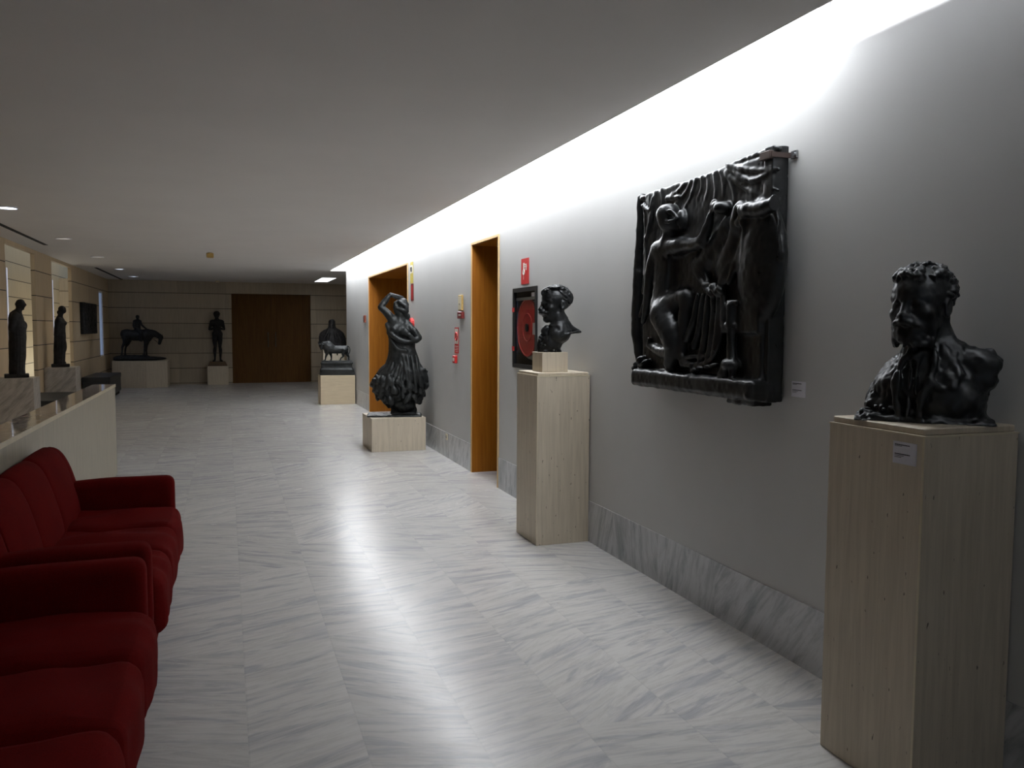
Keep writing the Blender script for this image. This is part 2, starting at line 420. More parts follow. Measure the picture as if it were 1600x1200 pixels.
    def noise(s, amp, size, zstretch=1.0, lo=None, hi=None):
        """adds smooth value noise (feature size in metres)"""
        n = s.n; res = []
        sz = (size, size, size*zstretch)
        dims = [int(math.ceil(n[i]*s.h/sz[i]))+3 for i in range(3)]
        g = s.rng.uniform(-1, 1, dims).astype(np.float32)
        for ax in range(3):
            x = np.arange(n[ax])*s.h/sz[ax]; i = np.floor(x).astype(int); f = (x-i); f = (f*f*(3-2*f)).astype(np.float32)
            sh = [1, 1, 1]; sh[ax] = -1; f = f.reshape(sh)
            g = np.take(g, i, ax)*(1-f)+np.take(g, i+1, ax)*f
        if lo is not None:
            z = s.lo[2]+s.h*np.arange(n[2]); wgt = np.clip((z-lo)/(0.03), 0, 1)*np.clip((hi-z)/0.03, 0, 1)
            g = g*wgt[None, None, :]
        s.v += (amp*g).astype(np.float32)
    def cutz(s, z0):
        z = (s.lo[2]+s.h*np.arange(s.n[2])).astype(np.float32)
        s.v = np.maximum(s.v, (z0-z)[None, None, :])
    def cut(s, ax, val, sign):
        z = (s.lo[ax]+s.h*np.arange(s.n[ax])).astype(np.float32); sh = [1, 1, 1]; sh[ax] = -1
        s.v = np.maximum(s.v, (sign*(z-val)).reshape(sh))
    def halfspace(s, n, off):
        """keeps the side where n.p < off"""
        ax = [(s.lo[i]+s.h*np.arange(s.n[i])).astype(np.float32) for i in range(3)]
        s.v = np.maximum(s.v, n[0]*ax[0][:, None, None]+n[1]*ax[1][None, :, None]+n[2]*ax[2][None, None, :]-off)
    def mesh(s, name, mat, loc=(0, 0, 0), rotz=0.0, parent=None, origin=(0, 0, 0)):
        v = s.v; v[0], v[-1] = 1, 1; v[:, 0], v[:, -1] = 1, 1; v[:, :, 0], v[:, :, -1] = 1, 1
        ins = v < 0
        c = np.zeros(tuple(s.n-1), np.int8)
        nx, ny, nz = s.n
        for i in (0, 1):
            for j in (0, 1):
                for k in (0, 1): c += ins[i:nx-1+i, j:ny-1+j, k:nz-1+k]
        act = (c > 0) & (c < 8); idx = np.argwhere(act)
        ids = np.full(act.shape, -1, np.int32); ids[act] = np.arange(len(idx))
        acc = np.zeros((len(idx), 3)); cnt = np.zeros(len(idx))
        corners = [(i, j, k) for i in (0, 1) for j in (0, 1) for k in (0, 1)]
        for a in corners:
            for ax in range(3):
                if a[ax]: continue
                b = list(a); b[ax] = 1
                va = v[idx[:, 0]+a[0], idx[:, 1]+a[1], idx[:, 2]+a[2]]; vb = v[idx[:, 0]+b[0], idx[:, 1]+b[1], idx[:, 2]+b[2]]
                m = (va < 0) != (vb < 0); t = va[m]/(va[m]-vb[m])
                p = np.tile(np.array(a, float), (m.sum(), 1)); p[:, ax] += t
                acc[m] += p; cnt[m] += 1
        P = (idx+acc/cnt[:, None])*s.h+s.lo-np.array(origin)
        quads = []
        for ax in range(3):
            o1, o2 = [(1, 2), (2, 0), (0, 1)][ax]
            sa = [slice(1, -1)]*3; sb = [slice(1, -1)]*3
            sa[ax] = slice(0, -1); sb[ax] = slice(1, None)
            A = ins[tuple(sa)]; B = ins[tuple(sb)]
            for flip, msk in ((0, A & ~B), (1, B & ~A)):
                e = np.argwhere(msk)
                for q in (0, 1, 2):
                    if q != ax: e[:, q] += 1
                def cell(d1, d2):
                    f = e.copy(); f[:, o1] -= d1; f[:, o2] -= d2
                    return ids[f[:, 0], f[:, 1], f[:, 2]]
                qd = np.stack([cell(1, 1), cell(0, 1), cell(0, 0), cell(1, 0)], 1)
                if flip: qd = qd[:, ::-1]
                quads.append(qd)
        Q = np.concatenate(quads); Q = Q[(Q >= 0).all(1)]
        me = bpy.data.meshes.new(name); me.vertices.add(len(P)); me.vertices.foreach_set('co', P.astype(np.float32).ravel())
        me.loops.add(Q.size); me.loops.foreach_set('vertex_index', Q.ravel().astype(np.int32))
        me.polygons.add(len(Q)); me.polygons.foreach_set('loop_start', np.arange(0, Q.size, 4, dtype=np.int32))
        me.polygons.foreach_set('use_smooth', np.ones(len(Q), bool))
        me.update(calc_edges=True); me.validate(); me.materials.append(mat)
        o = bpy.data.objects.new(name, me); COL.objects.link(o); o.location = loc; o.rotation_euler = (0, 0, rotz)
        if parent: o.parent = parent
        return o

class View:
    """a sculptor's sighting frame: turns a silhouette seen from the front of the hall into local
    coordinates (across, away, up) of a statue that stands at (X, Y)"""
    def __init__(s, X, Y, u0, v0, sc):
        s.c = np.array([X, Y, 0.0]); d = s.c-CAM; d[2] = 0; s.dist = np.linalg.norm(d); s.d = d/s.dist
        s.r = np.array([s.d[1], -s.d[0], 0]); s.u0, s.v0, s.sc = u0, v0, sc
        s.m = float((s.c-CAM)@FWD)/FOC/sc           # metres per crop pixel
        s.rotz = math.atan2(s.r[1], s.r[0])
    def p(s, x, y, w=0.0):
        u, v = s.u0+x/s.sc, s.v0+y/s.sc
        ray = RGT*(u-800)/FOC-UPV*(v-600)/FOC+FWD
        t = (s.dist+w*s.m)/(ray@s.d); P = CAM+t*ray-s.c
        return np.array([P@s.r, w*s.m, P[2]])
    def box(s, x0, x1, y0, y1, w0, w1):
        a = s.p(x0, y1, 0); b = s.p(x1, y0, 0); return (a[0], w0*s.m, a[2]), (b[0], w1*s.m, b[2])
def E(F, V, x, y, w, rx, ry, rw, k=8, ang=0.0, sub=False):
    R = None
    if ang:
        a = math.radians(ang); R = [[math.cos(a), 0, math.sin(a)], [0, 1, 0], [-math.sin(a), 0, math.cos(a)]]
    F.ell(V.p(x, y, w), (rx*V.m, rw*V.m, ry*V.m), R, k*V.m, sub)
def T(F, V, pts, rs, k=8, sub=False, smooth=True):
    if isinstance(rs, (int, float)): rs = [rs]*len(pts)
    F.tube([V.p(*q) for q in pts], [r*V.m for r in rs], k*V.m, sub, smooth)
def hand(F, V, base, tip, width, r, k=3, curl=(0, 0, 0)):
    """a palm with four fingers of different lengths and a thumb"""
    b = np.array(base, float); t = np.array(tip, float); d = t-b; L = np.linalg.norm(d); d /= L
    up = np.array([0, 0, 1.0]) if abs(d[2]) < 0.8 else np.array([0, 1.0, 0])
    sd = np.cross(d, up); sd /= np.linalg.norm(sd); nn = np.cross(sd, d)
    c = np.array(curl, float)
    P = lambda q: V.p(*q)
    mid = b+d*L*0.5
    for i, (o, l) in enumerate(((-0.45, 0.82), (-0.15, 0.97), (0.15, 1.0), (0.45, 0.9))):
        a = mid+sd*width*o
        F.cap(P(b+sd*width*o*0.6), P(a), r*V.m*1.15, r*V.m*1.1, k*V.m)
        e1 = a+d*L*0.28*l+c*0.3; e2 = a+d*L*0.52*l+c
        F.cap(P(a), P(e1), r*V.m, r*V.m*0.9, k*V.m*0.3); F.cap(P(e1), P(e2), r*V.m*0.9, r*V.m*0.7, k*V.m*0.3)
    a = b+d*L*0.2-sd*width*0.5
    F.cap(P(a), P(a+d*L*0.3-sd*width*0.45), r*V.m*1.1, r*V.m*0.8, k*V.m*0.5)

def head(F, o, H, fwd, k=0.06, up=(0, 0, 1), beard=False, moustache=False, seed=3, hair='curly', ears=True, hairline=0.80, nose=0.0, mo=1.0, eary=0.0):
    """a head with face, ears and hair; o = point under the chin level, H = head height"""
    fy = np.array(fwd, float); fy /= np.linalg.norm(fy); uz = np.array(up, float); fx = np.cross(fy, uz); fx /= np.linalg.norm(fx); uz = np.cross(fx, fy)
    R = [fx, fy, uz]; o = np.array(o, float); A = np.array(R)
    W = lambda x, y, z: o+H*(x*fx+y*fy+z*uz)
    e = lambda x, y, z, a, b, c, kk=k, sub=False: F.ell(W(x, y, z), (a*H, b*H, c*H), A, kk*H, sub)
    cp = lambda p, q, a, b=None, kk=k*0.6, sub=False: F.cap(W(*p), W(*q), a*H, (a if b is None else b)*H, kk*H, sub)
    e(0, -0.07, 0.64, 0.34, 0.43, 0.35)
    e(0, 0.10, 0.42, 0.27, 0.25, 0.37); e(0, 0.09, 0.17, 0.215, 0.215, 0.17); e(0, 0.255, 0.085, 0.10, 0.085, 0.085)
    for sx in (-1, 1):
        cp((sx*0.21, 0.20, 0.565), (sx*0.04, 0.315, 0.55), 0.05, 0.042, 0.05)
        e(sx*0.135, 0.345, 0.487, 0.085, 0.075, 0.052, 0.03, True)
        e(sx*0.13, 0.255, 0.485, 0.064, 0.064, 0.05, 0.01)
        cp((sx*0.195, 0.27, 0.49), (sx*0.13, 0.318, 0.523), 0.016, 0.018, 0.02); cp((sx*0.13, 0.318, 0.523), (sx*0.07, 0.305, 0.487), 0.018, 0.014, 0.02)
        cp((sx*0.185, 0.275, 0.463), (sx*0.09, 0.305, 0.455), 0.014, 0.014, 0.03)
        e(sx*0.185, 0.20, 0.37, 0.09, 0.10, 0.085); e(sx*0.058, 0.375, 0.325, 0.036, 0.045, 0.034, 0.03)
        if ears:
            e(sx*0.335, -0.05-eary, 0.45, 0.03, 0.085, 0.125, 0.02); e(sx*0.365, -0.03-eary, 0.455, 0.02, 0.045, 0.075, 0.01, True)
            e(sx*0.34, -0.02-eary, 0.355, 0.028, 0.035, 0.04, 0.02)
        cp((sx*0.09, 0.35, 0.30), (sx*0.14, 0.27, 0.20), 0.022, 0.02, 0.05)
    cp((0, 0.32, 0.54), (0, 0.415-nose, 0.365), 0.036, 0.048, 0.05); e(0, 0.425-nose, 0.335, 0.05, 0.055, 0.042, 0.04)
    cp((-0.085, 0.32, 0.228), (0, 0.365, 0.238), 0.022, 0.028, 0.03); cp((0, 0.365, 0.238), (0.085, 0.32, 0.228), 0.028, 0.022, 0.03)
    cp((-0.07, 0.32, 0.178), (0.07, 0.32, 0.178), 0.03, 0.03, 0.03); cp((-0.09, 0.345, 0.205), (0.09, 0.345, 0.205), 0.008, 0.008, 0.01, True)
    rng = np.random.RandomState(seed)
    if moustache:
        for sx in (-1, 1):
            if mo >= 1: e(0, 0.355, 0.262, 0.11, 0.105, 0.066, 0.02); e(sx*0.12, 0.315, 0.243, 0.10, 0.09, 0.052, 0.02)
            q1, q2 = 0.12*mo, 0.20*mo
            if mo < 1: cp((sx*0.01, 0.38+0.05*mo, 0.275), (sx*q1, 0.36+0.03*mo, 0.245), 0.05*mo, 0.045*mo, 0.03); cp((sx*q1, 0.36+0.03*mo, 0.245), (sx*q2, 0.30, 0.225), 0.045*mo, 0.022, 0.03)
            for q in range(4 if mo >= 1 else 0): cp((sx*(0.02+q*0.03), 0.44-q*0.012, 0.28), (sx*(0.04+q*0.045), 0.42-q*0.03, 0.22), 0.012, 0.01, 0.012)
    if beard:
        e(0, 0.07, 0.27, 0.285, 0.27, 0.26); e(0, 0.17, 0.10, 0.21, 0.18, 0.14)
        for q in range(60):
            a = rng.uniform(-1.5, 1.5); z = rng.uniform(-0.03, 0.27)
            x = 0.24*math.sin(a); y = 0.09+0.22*math.cos(a)
            if z > 0.14 and abs(x) < 0.11 and z < 0.25 and abs(x) < 0.06: continue
            cp((x, y, z), (x*1.0+rng.uniform(-.03, .03), y+rng.uniform(-.02, .01), max(z-0.07, -0.04)), 0.030, 0.02, 0.03)
    # hair
    n = {'curly': 210, 'wavy': 120, 'smooth': 60}[hair]
    for q in range(n):
        a = rng.uniform(0, 2*PI); zz = rng.uniform(-0.35, 1.0)
        rr = math.sqrt(max(0, 1-zz*zz)); x, y, z = 0.345*rr*math.sin(a), -0.07+0.44*rr*math.cos(a), 0.64+0.36*zz
        front = y+0.07
        if z < hairline-0.02-0.9*max(0, 0.18-front)*1.2: continue
        if z < 0.40: continue
        if abs(x) > 0.27 and z < 0.58 and y > -0.10: continue
        nrm = np.array([x/0.345**2, (y+0.07)/0.44**2, (z-0.64)/0.36**2]); nrm /= np.linalg.norm(nrm)
        if hair == 'curly':
            t1 = rng.normal(size=3); t1 -= nrm*(t1@nrm); t1 /= np.linalg.norm(t1)
            c = np.array([x, y, z]); rad = rng.uniform(0.020, 0.036)
            cp(tuple(c-t1*0.05), tuple(c+nrm*rng.uniform(0.01, 0.04)), rad, rad*0.9, 0.014); cp(tuple(c+nrm*0.02), tuple(c+t1*0.05+nrm*0.0), rad*0.9, rad*0.5, 0.012)
        else:
            t1 = np.array([x*0.9, -0.25, -0.12-0.25*abs(x)]); t1 -= nrm*(t1@nrm); t1 /= max(np.linalg.norm(t1), 1e-6)
            c = np.array([x, y, z])+nrm*0.01; L = 0.085
            wv = np.cross(nrm, t1)*0.02*math.sin(q)
            cp(tuple(c-t1*L), tuple(c+wv+nrm*0.004), 0.014, 0.024, 0.02); cp(tuple(c+wv+nrm*0.004), tuple(c+t1*L), 0.024, 0.014, 0.02)
    return W

# ================================================================ THE ROOM
WX = 2.475; FY = 23.6; LX = -2.88; CZ = 2.76; PX = -1.107
def holed(axis, pos, thick, u0, u1, z0, z1, holes, name, mat):
    """a wall sheet of real thickness with rectangular openings; axis 'X' = plane x=pos running along y"""
    us = sorted({u0, u1, *[h[0] for h in holes], *[h[1] for h in holes]}); zs = sorted({z0, z1, *[h[2] for h in holes], *[h[3] for h in holes]})
    us = [u for u in us if u0 <= u <= u1]; zs = [z for z in zs if z0 <= z <= z1]
    solid = {}
    for i in range(len(us)-1):
        for j in range(len(zs)-1):
            cu, cz = (us[i]+us[i+1])/2, (zs[j]+zs[j+1])/2
            solid[i, j] = not any(h[0] < cu < h[1] and h[2] < cz < h[3] for h in holes)
    bm = bmesh.new(); vc = {}
    def V_(u, d, z):
        k = (round(u, 5), d, round(z, 5))
        if k not in vc:
            p = pos+thick*d
            vc[k] = bm.verts.new((p, u, z) if axis == 'X' else (u, p, z))
        return vc[k]
    for (i, j), sld in solid.items():
        if not sld: continue
        a, b, c, d = us[i], us[i+1], zs[j], zs[j+1]
        bm.faces.new((V_(a, 0, c), V_(b, 0, c), V_(b, 0, d), V_(a, 0, d))); bm.faces.new((V_(a, 1, c), V_(a, 1, d), V_(b, 1, d), V_(b, 1, c)))
        if not solid.get((i-1, j)): bm.faces.new((V_(a, 0, c), V_(a, 0, d), V_(a, 1, d), V_(a, 1, c)))
        if not solid.get((i+1, j)): bm.faces.new((V_(b, 0, c), V_(b, 1, c), V_(b, 1, d), V_(b, 0, d)))
        if not solid.get((i, j-1)): bm.faces.new((V_(a, 0, c), V_(a, 1, c), V_(b, 1, c), V_(b, 0, c)))
        if not solid.get((i, j+1)): bm.faces.new((V_(a, 0, d), V_(b, 0, d), V_(b, 1, d), V_(a, 1, d)))
    bmesh.ops.recalc_face_normals(bm, faces=bm.faces[:])
    me = bpy.data.meshes.new(name); bm.to_mesh(me); bm.free(); me.materials.append(mat)
    o = bpy.data.objects.new(name, me); COL.objects.link(o); return struct(o)
D1 = (7.485, 8.378, 0.0, 2.425); D2 = (11.64, 15.02, 0.0, 2.455)
struct(MB().box((-5.0, -6.2, -0.12), (4.6, 27.0, 0)).build('floor', M_floor))
holed('X', WX, 0.34, -6.2, 18.02, 0.0, 3.12, [D1, D2, (6.445, 7.045, 1.195, 1.905)], 'wall_right', M_wall)
# the recess of light that runs along the top of the right wall
c = MB(); c.box((LX-0.06, -6.2, CZ), (2.132, 24.0, CZ+0.035)); c.box((2.132, 18.02, CZ), (4.6, 24.0, CZ+0.035)); struct(c.build('ceiling', M_ceil))
c = MB(); c.box((1.60, -6.2, 3.12), (2.9, 18.2, 3.16)); c.box((1.60, -6.2, CZ+0.035), (1.63, 18.2, 3.12)); c.box((1.63, 18.02, CZ+0.035), (2.9, 18.10, 3.12))
struct(c.build('ceiling_recess', M_slot))
bb = MB()
for a, b in ((-6.1, 7.485), (8.378, 11.64), (15.02, 18.02)): bb.box((WX-0.006, a, 0), (WX, b, 0.30))
struct(bb.build('baseboard_right', M_base))
# far wall with the double door opening, side wall of the far bay, left wall, end wall
holed('Y', FY, 0.3, -4.9, 4.6, 0.0, CZ, [(0.15, 2.25, 0.0, 2.452)], 'wall_far', M_cladx)
struct(MB().box((4.3, 18.0, 0), (4.6, 23.6, CZ)).build('wall_bay', M_clad))
struct(MB().box((WX+0.34, 18.02, 0), (4.6, 18.32, CZ)).build('wall_bay_return', M_wall))
holed('X', LX, -0.06, -6.2, 23.6, 0.0, CZ, [(13.13, 15.0, 0.43, 2.70), (16.33, 18.29, 0.43, 2.70), (21.96, 22.62, 0.815, 2.40)], 'wall_left', M_clad)
struct(MB().box((-4.9, 9.0, 0), (-4.0, 27.0, 4.2)).build('wall_court', M_court))
holed('Y', -6.0, -0.2, -5.0, 3.0, 0.0, CZ, [(-2.7, 0.3, 0.9, 2.5)], 'wall_back', M_wall)
# far double door
struct(MB().box((0.1, FY+0.30, 0), (2.3, FY+0.34, 2.5)).build('trim_1', M_dark))  # unseen dark backing added to stop light leaking between the door leaves
d = MB().box((0.151, FY+0.16, 0), (1.1985, FY+0.22, 2.451)).build('door_3', M_woodd); struct(d)
for a, b in ((0.30, 1.06),):
    MB().box((a, FY+0.15, 0.25), (b, FY+0.16, 1.05)).box((a, FY+0.15, 1.18), (b, FY+0.16, 2.28)).build('door_panel', M_woodd, d)
h = MB(); h.cyl((1.10, FY+0.10, 1.20), 0.012, 0.42); h.box((1.09, FY+0.10, 1.03), (1.11, FY+0.16, 1.05)); h.box((1.09, FY+0.10, 1.35), (1.11, FY+0.16, 1.37)); h.build('door_handle', M_hand, d)
d = MB().box((1.2015, FY+0.16, 0), (2.249, FY+0.22, 2.451)).build('door_4', M_woodd); struct(d)
MB().box((1.34, FY+0.15, 0.25), (2.10, FY+0.16, 1.05)).box((1.34, FY+0.15, 1.18), (2.10, FY+0.16, 2.28)).build('door_panel', M_woodd, d)
h = MB(); h.cyl((1.30, FY+0.10, 1.20), 0.012, 0.42); h.box((1.29, FY+0.10, 1.03), (1.31, FY+0.16, 1.05)); h.box((1.29, FY+0.10, 1.35), (1.31, FY+0.16, 1.37)); h.build('door_handle', M_hand, d)
# the two wood-lined doorways in the right wall
def doorway(nm, y0, y1, z1, dep):
    f = MB(); f.box((WX-0.004, y1-0.012, 0), (WX+dep, y1+0.0, z1)); f.box((WX-0.004, y0, 0), (WX+dep, y0+0.012, z1)); f.box((WX-0.004, y0+0.012, z1-0.012), (WX+dep, y1-0.012, z1))
    o = struct(f.build(nm, M_wood))
    g = MB(); g.box((WX-0.012, y1-0.001, 0), (WX+0.0, y1+0.018, z1+0.018)); g.box((WX-0.012, y0-0.018, 0), (WX+0.0, y0+0.001, z1+0.018)); g.box((WX-0.012, y0, z1-0.004), (WX+0.0, y1, z1+0.018))
    g.build('door_frame', M_trim, o)
    mid = (y0+y1)/2
    leaves = ((y0+0.012, y1-0.012),) if y1-y0 < 1.5 else ((y0+0.012, mid-0.003), (mid+0.003, y1-0.012))
    for a, b in leaves:
        l = MB().box((WX+dep-0.05, a, 0.005), (WX+dep, b, z1-0.014)).build('door_leaf', M_woodd, o)
        k = MB(); k.cyl((WX+dep-0.10, b-0.08, 1.05), 0.011, 0.14, 'Y'); k.cyl((WX+dep-0.075, b-0.02, 1.05), 0.014, 0.05, 'X'); k.build('door_handle', M_steel, l)
doorway('door_1', D1[0], D1[1], D1[3], 0.45)
doorway('door_2', D2[0], D2[1], D2[3], 0.85)
# window frames of the two tall openings and the slit on the left
for i, (a, b, z0, z1) in enumerate(((13.13, 15.0, 0.43, 2.70), (16.33, 18.29, 0.43, 2.70))):
    f = MB(); f.box((LX-0.05, a, z0), (LX+0.002, a+0.03, 2.36)); f.box((LX-0.05, a+0.03, z0), (LX-0.02, b, z0+0.03))
    o = struct(f.build('window_%d' % (i+1), M_frame)); MB().box((LX-0.008, a+0.03, 0.80), (LX-0.003, a+0.12, 2.36)).build('window_pane', M_strip, o)  # self-lit strip stands in for daylight along the frame edge
f = MB(); f.box((LX-0.05, 21.96, 0.815), (LX-0.01, 22.0, 2.40)); f.box((LX-0.05, 22.58, 0.815), (LX-0.01, 22.62, 2.40)); f.box((LX-0.05, 22.0, 2.36), (LX-0.01, 22.58, 2.40)); f.box((LX-0.05, 22.0, 0.815), (LX-0.01, 22.58, 0.85))
o = struct(f.build('window_3', M_frame)); MB().box((LX-0.045, 22.0, 0.85), (LX-0.035, 22.58, 2.36)).build('window_pane', M_frost, o)
f = MB(); f.box((-2.7, -6.12, 0.9), (-2.64, -6.04, 2.5)); f.box((0.24, -6.12, 0.9), (0.3, -6.04, 2.5)); f.box((-1.24, -6.12, 0.9), (-1.18, -6.04, 2.5)); f.box((-2.64, -6.12, 2.44), (0.24, -6.04, 2.5)); f.box((-2.64, -6.12, 0.9), (0.24, -6.04, 0.96))
struct(f.build('window_4', M_frame))  # unseen window added to go with the fill light

# parapet of the stair: stone slabs and a polished top
t = thing('stone_parapet', 'low stone parapet with polished marble top behind the red sofas', 'parapet', (-1.2, 2.0, 0))
MB().box((-1.317, -2.0, 0), (PX, 9.42, 0.925)).build('parapet_wall', M_lowwall, t, None).location = (1.2, -2.0, 0)
M_top = marble('polished_marble', (0.60, 0.52, 0.44), (0.44, 0.38, 0.33), None, 1.1, 0.05, stretch=4)
MB().box((-1.317, -2.0, 0.925), (PX, 9.425, 0.945), 0.002, 1).build('parapet_top', M_top, t, None).location = (1.2, -2.0, 0)
MB().box((PX-0.001, -2.0, 0.918), (PX+0.006, 9.43, 0.9455)).build('top_edge', M_edge, t, None).location = (1.2, -2.0, 0)

# ================================================================ LIGHTS YOU SEE
y = 2.95; first = None
while y < 17.5:
    if first is None:
        t = thing('light_panel', 'opal light panel in the ceiling recess above the right wall', 'ceiling light', (2.30, y, 2.90), group='opal panels in the ceiling recess')
        MB().box((-0.15, 0, 0), (0.15, 1.249, 0.012)).build('diffuser', M_opal, t); MB().box((-0.155, -0.003, 0.012), (0.155, 1.251, 0.05)).build('housing', M_slot, t)
        first = t
    else:
        t = copy_tree(first); t.location = (2.30, y, 2.90)
    y += 1.2535
for i, y in enumerate((-1.4, 0.15, 1.70)):
    t = thing('recess_tube', 'lamp tube lying behind the ceiling edge near the near bust', 'ceiling light', (1.98, y, 2.812), group='lamp tubes behind the ceiling edge')
    MB().cyl((0, 0.7, 0), 0.013, 1.38, 'Y', 12).build('tube', M_tube, t); [MB().box((-0.02, q-0.01, -0.0165), (0.02, q+0.01, 0.0)).build('holder', M_slot, t) for q in (0, 1.40)]
t = thing('square_ceiling_light', 'long flat white ceiling panel light past the end of the bright wall', 'ceiling light', (2.41, 21.45, CZ))
MB().box((-0.165, -0.92, -0.006), (0.165, 0.92, -0.001)).build('diffuser', M_panel, t); MB().box((-0.19, -0.95, -0.004), (0.19, -0.92, 0)).box((-0.19, 0.92, -0.004), (0.19, 0.95, 0)).box((-0.19, -0.92, -0.004), (-0.165, 0.92, 0)).box((0.165, -0.92, -0.004), (0.19, 0.92, 0)).build('frame', M_slot, t)
DLL = ['round ceiling downlight, the nearest and brightest of the left row', 'round ceiling downlight, dim, second from the camera in the left row', 'round ceiling downlight, dim, middle one of the left row', 'round ceiling downlight, bluish, second from the far wall', 'round ceiling downlight closest to the far wall, above the rider statue']
for i, (y, mi) in enumerate(((9.715, 0), (12.82, 1), (15.99, 1), (19.17, 2), (21.84, 2))):
    t = thing('downlight', DLL[i], 'ceiling light', (-2.10, y, CZ), group='downlights in the left row')
    MB().torus((0, 0, -0.004), 0.098, 0.010).build('trim_ring', M_frame, t, smooth=True); MB().cyl((0, 0, -0.003), 0.088, 0.004).build('lens', M_dl[mi], t)
    l = bpy.data.lights.new('downlight_spot', 'SPOT'); l.energy = (26, 16, 14, 14, 12)[i]; l.spot_size = math.radians(95); l.spot_blend = 0.7; l.shadow_soft_size = 0.06; l.color = ((0.85, 0.9, 1), (1, 0.85, 0.65), (1, 0.85, 0.65), (0.7, 0.8, 1), (0.7, 0.8, 1))[i]
    lo = bpy.data.objects.new('downlight_spot', l); COL.objects.link(lo); lo.location = (-2.10, y, CZ-0.03)
t = tag(MB().box((-0.03, 0, -0.004), (0.03, 6.0, 0)).build('air_slot', M_dark), 'long dark air slot in the ceiling nearer the camera, left side', 'air vent'); t.location = (-2.53, 8.0, CZ)
t = tag(MB().box((-0.03, 0, -0.004), (0.03, 4.5, 0)).build('air_slot', M_dark), 'dark air slot in the ceiling next to the far left corner', 'air vent'); t.location = (-2.53, 18.98, CZ)
t = thing('ceiling_sensor', 'small ochre box hanging under the ceiling, alone in the middle', 'sensor', (-0.225, 14.4, CZ))
MB().prism([(-0.055, -0.06), (0.055, -0.06), (0.05, 0.06), (-0.05, 0.06)], -0.085, -0.012, 0.006).build('housing', M_ochre, t); MB().cyl((0, 0, -0.008), 0.035, 0.016).build('mount', M_cream, t)
t = thing('smoke_detector', 'tiny pale round detector on the ceiling before the far wall', 'sensor', (-0.19, 23.1, CZ))
MB().cyl((0, 0, -0.012), 0.06, 0.024).build('base', M_cream, t); MB().cyl((0, 0, -0.034), 0.045, 0.02, r2=0.05).build('cap', M_cream, t)

# ================================================================ THINGS ON THE RIGHT WALL
def onwall(y, z): return (WX, y, z)
# hose cabinet
t = thing('fire_hose_cabinet', 'black-framed glazed fire hose cabinet with red reel, beside the moustached bust', 'fire hose cabinet', (WX, 6.745, 1.195))
f = MB(); W2, HH = 0.30, 0.71
f.box((-0.014, -W2, 0), (0.012, -W2+0.035, HH)); f.box((-0.014, W2-0.035, 0), (0.012, W2, HH)); f.box((-0.014, -W2+0.035, HH-0.035), (0.012, W2-0.035, HH)); f.box((-0.014, -W2+0.035, 0), (0.012, W2-0.035, 0.035)); f.build('frame', M_blackm, t)
b = MB(); b.box((0.24, -W2, 0), (0.25, W2, HH)); b.box((0.012, -W2, 0), (0.24, -W2+0.01, HH)); b.box((0.012, W2-0.01, 0), (0.24, W2, HH)); b.box((0.012, -W2+0.01, HH-0.01), (0.24, W2-0.01, HH)); b.box((0.012, -W2+0.01, 0), (0.24, W2-0.01, 0.01)); b.build('case', plain('case_grey', (0.06, 0.062, 0.07), 0.5), t)
MB().box((0.001, -W2+0.035, 0.035), (0.005, W2-0.035, HH-0.035)).build('glass_door', M_glass, t)
r = MB(); r.cyl((0.026, 0, 0.36), 0.255, 0.012, 'X', 48); r.cyl((0.19, 0, 0.36), 0.255, 0.012, 'X', 48); r.torus((0.020, 0, 0.36), 0.250, 0.008, 'X'); r.torus((0.020, 0, 0.36), 0.12, 0.006, 'X'); r.cyl((0.12, 0, 0.36), 0.09, 0.12, 'X', 24); rl = r.build('reel', M_reel, t, smooth=True)
MB().cyl((0.016, 0, 0.36), 0.035, 0.014, 'X', 20).build('hub', M_blackm, rl, smooth=True)
h = MB(); h.torus((0.12, 0, 0.36), 0.215, 0.03, 'X'); h.torus((0.15, 0, 0.36), 0.215, 0.03, 'X'); h.torus((0.08, 0.035, 0.335), 0.235, 0.028, 'X'); hs = h.build('hose', M_hose, t, smooth=True)
for q in (0.15, 0.50): MB().box((-0.018, W2-0.055, q), (-0.014, W2, q+0.04)).build('hinge', M_red, t)
l = MB().box((-0.018, -W2+0.02, 0.30), (-0.004, -W2+0.07, 0.40)).build('latch', M_steel, t)
MB().box((0.000, -0.225, 0.625), (0.001, -0.15, 0.66)).build('sticker', M_white, t)
MB().box((0.008, -W2+0.035, 0.60), (0.016, W2-0.035, 0.625)).build('inner_rail', M_steel, t)
# red sign above
t = thing('fire_hose_sign', 'tall bright red sign with white pictogram above the hose cabinet', 'sign', (WX, 6.752, 1.934))
MB().box((-0.004, -0.095, 0), (0, 0.095, 0.223)).build('plate', M_red, t)
p = MB(); p.box((-0.0055, 0.01, 0.085), (-0.004, 0.04, 0.185)); p.box((-0.0055, -0.05, 0.150), (-0.004, 0.01, 0.156)); p.box((-0.0055, -0.04, 0.12), (-0.004, -0.02, 0.175)); p.box((-0.0055, -0.03, 0.168), (-0.004, 0.01, 0.175)); p.torus((-0.005, 0.025, 0.105), 0.022, 0.004, 'X', 20, 6); p.box((-0.0055, 0.028, 0.04), (-0.004, 0.034, 0.085)); p.build('pictogram', M_signw, t)
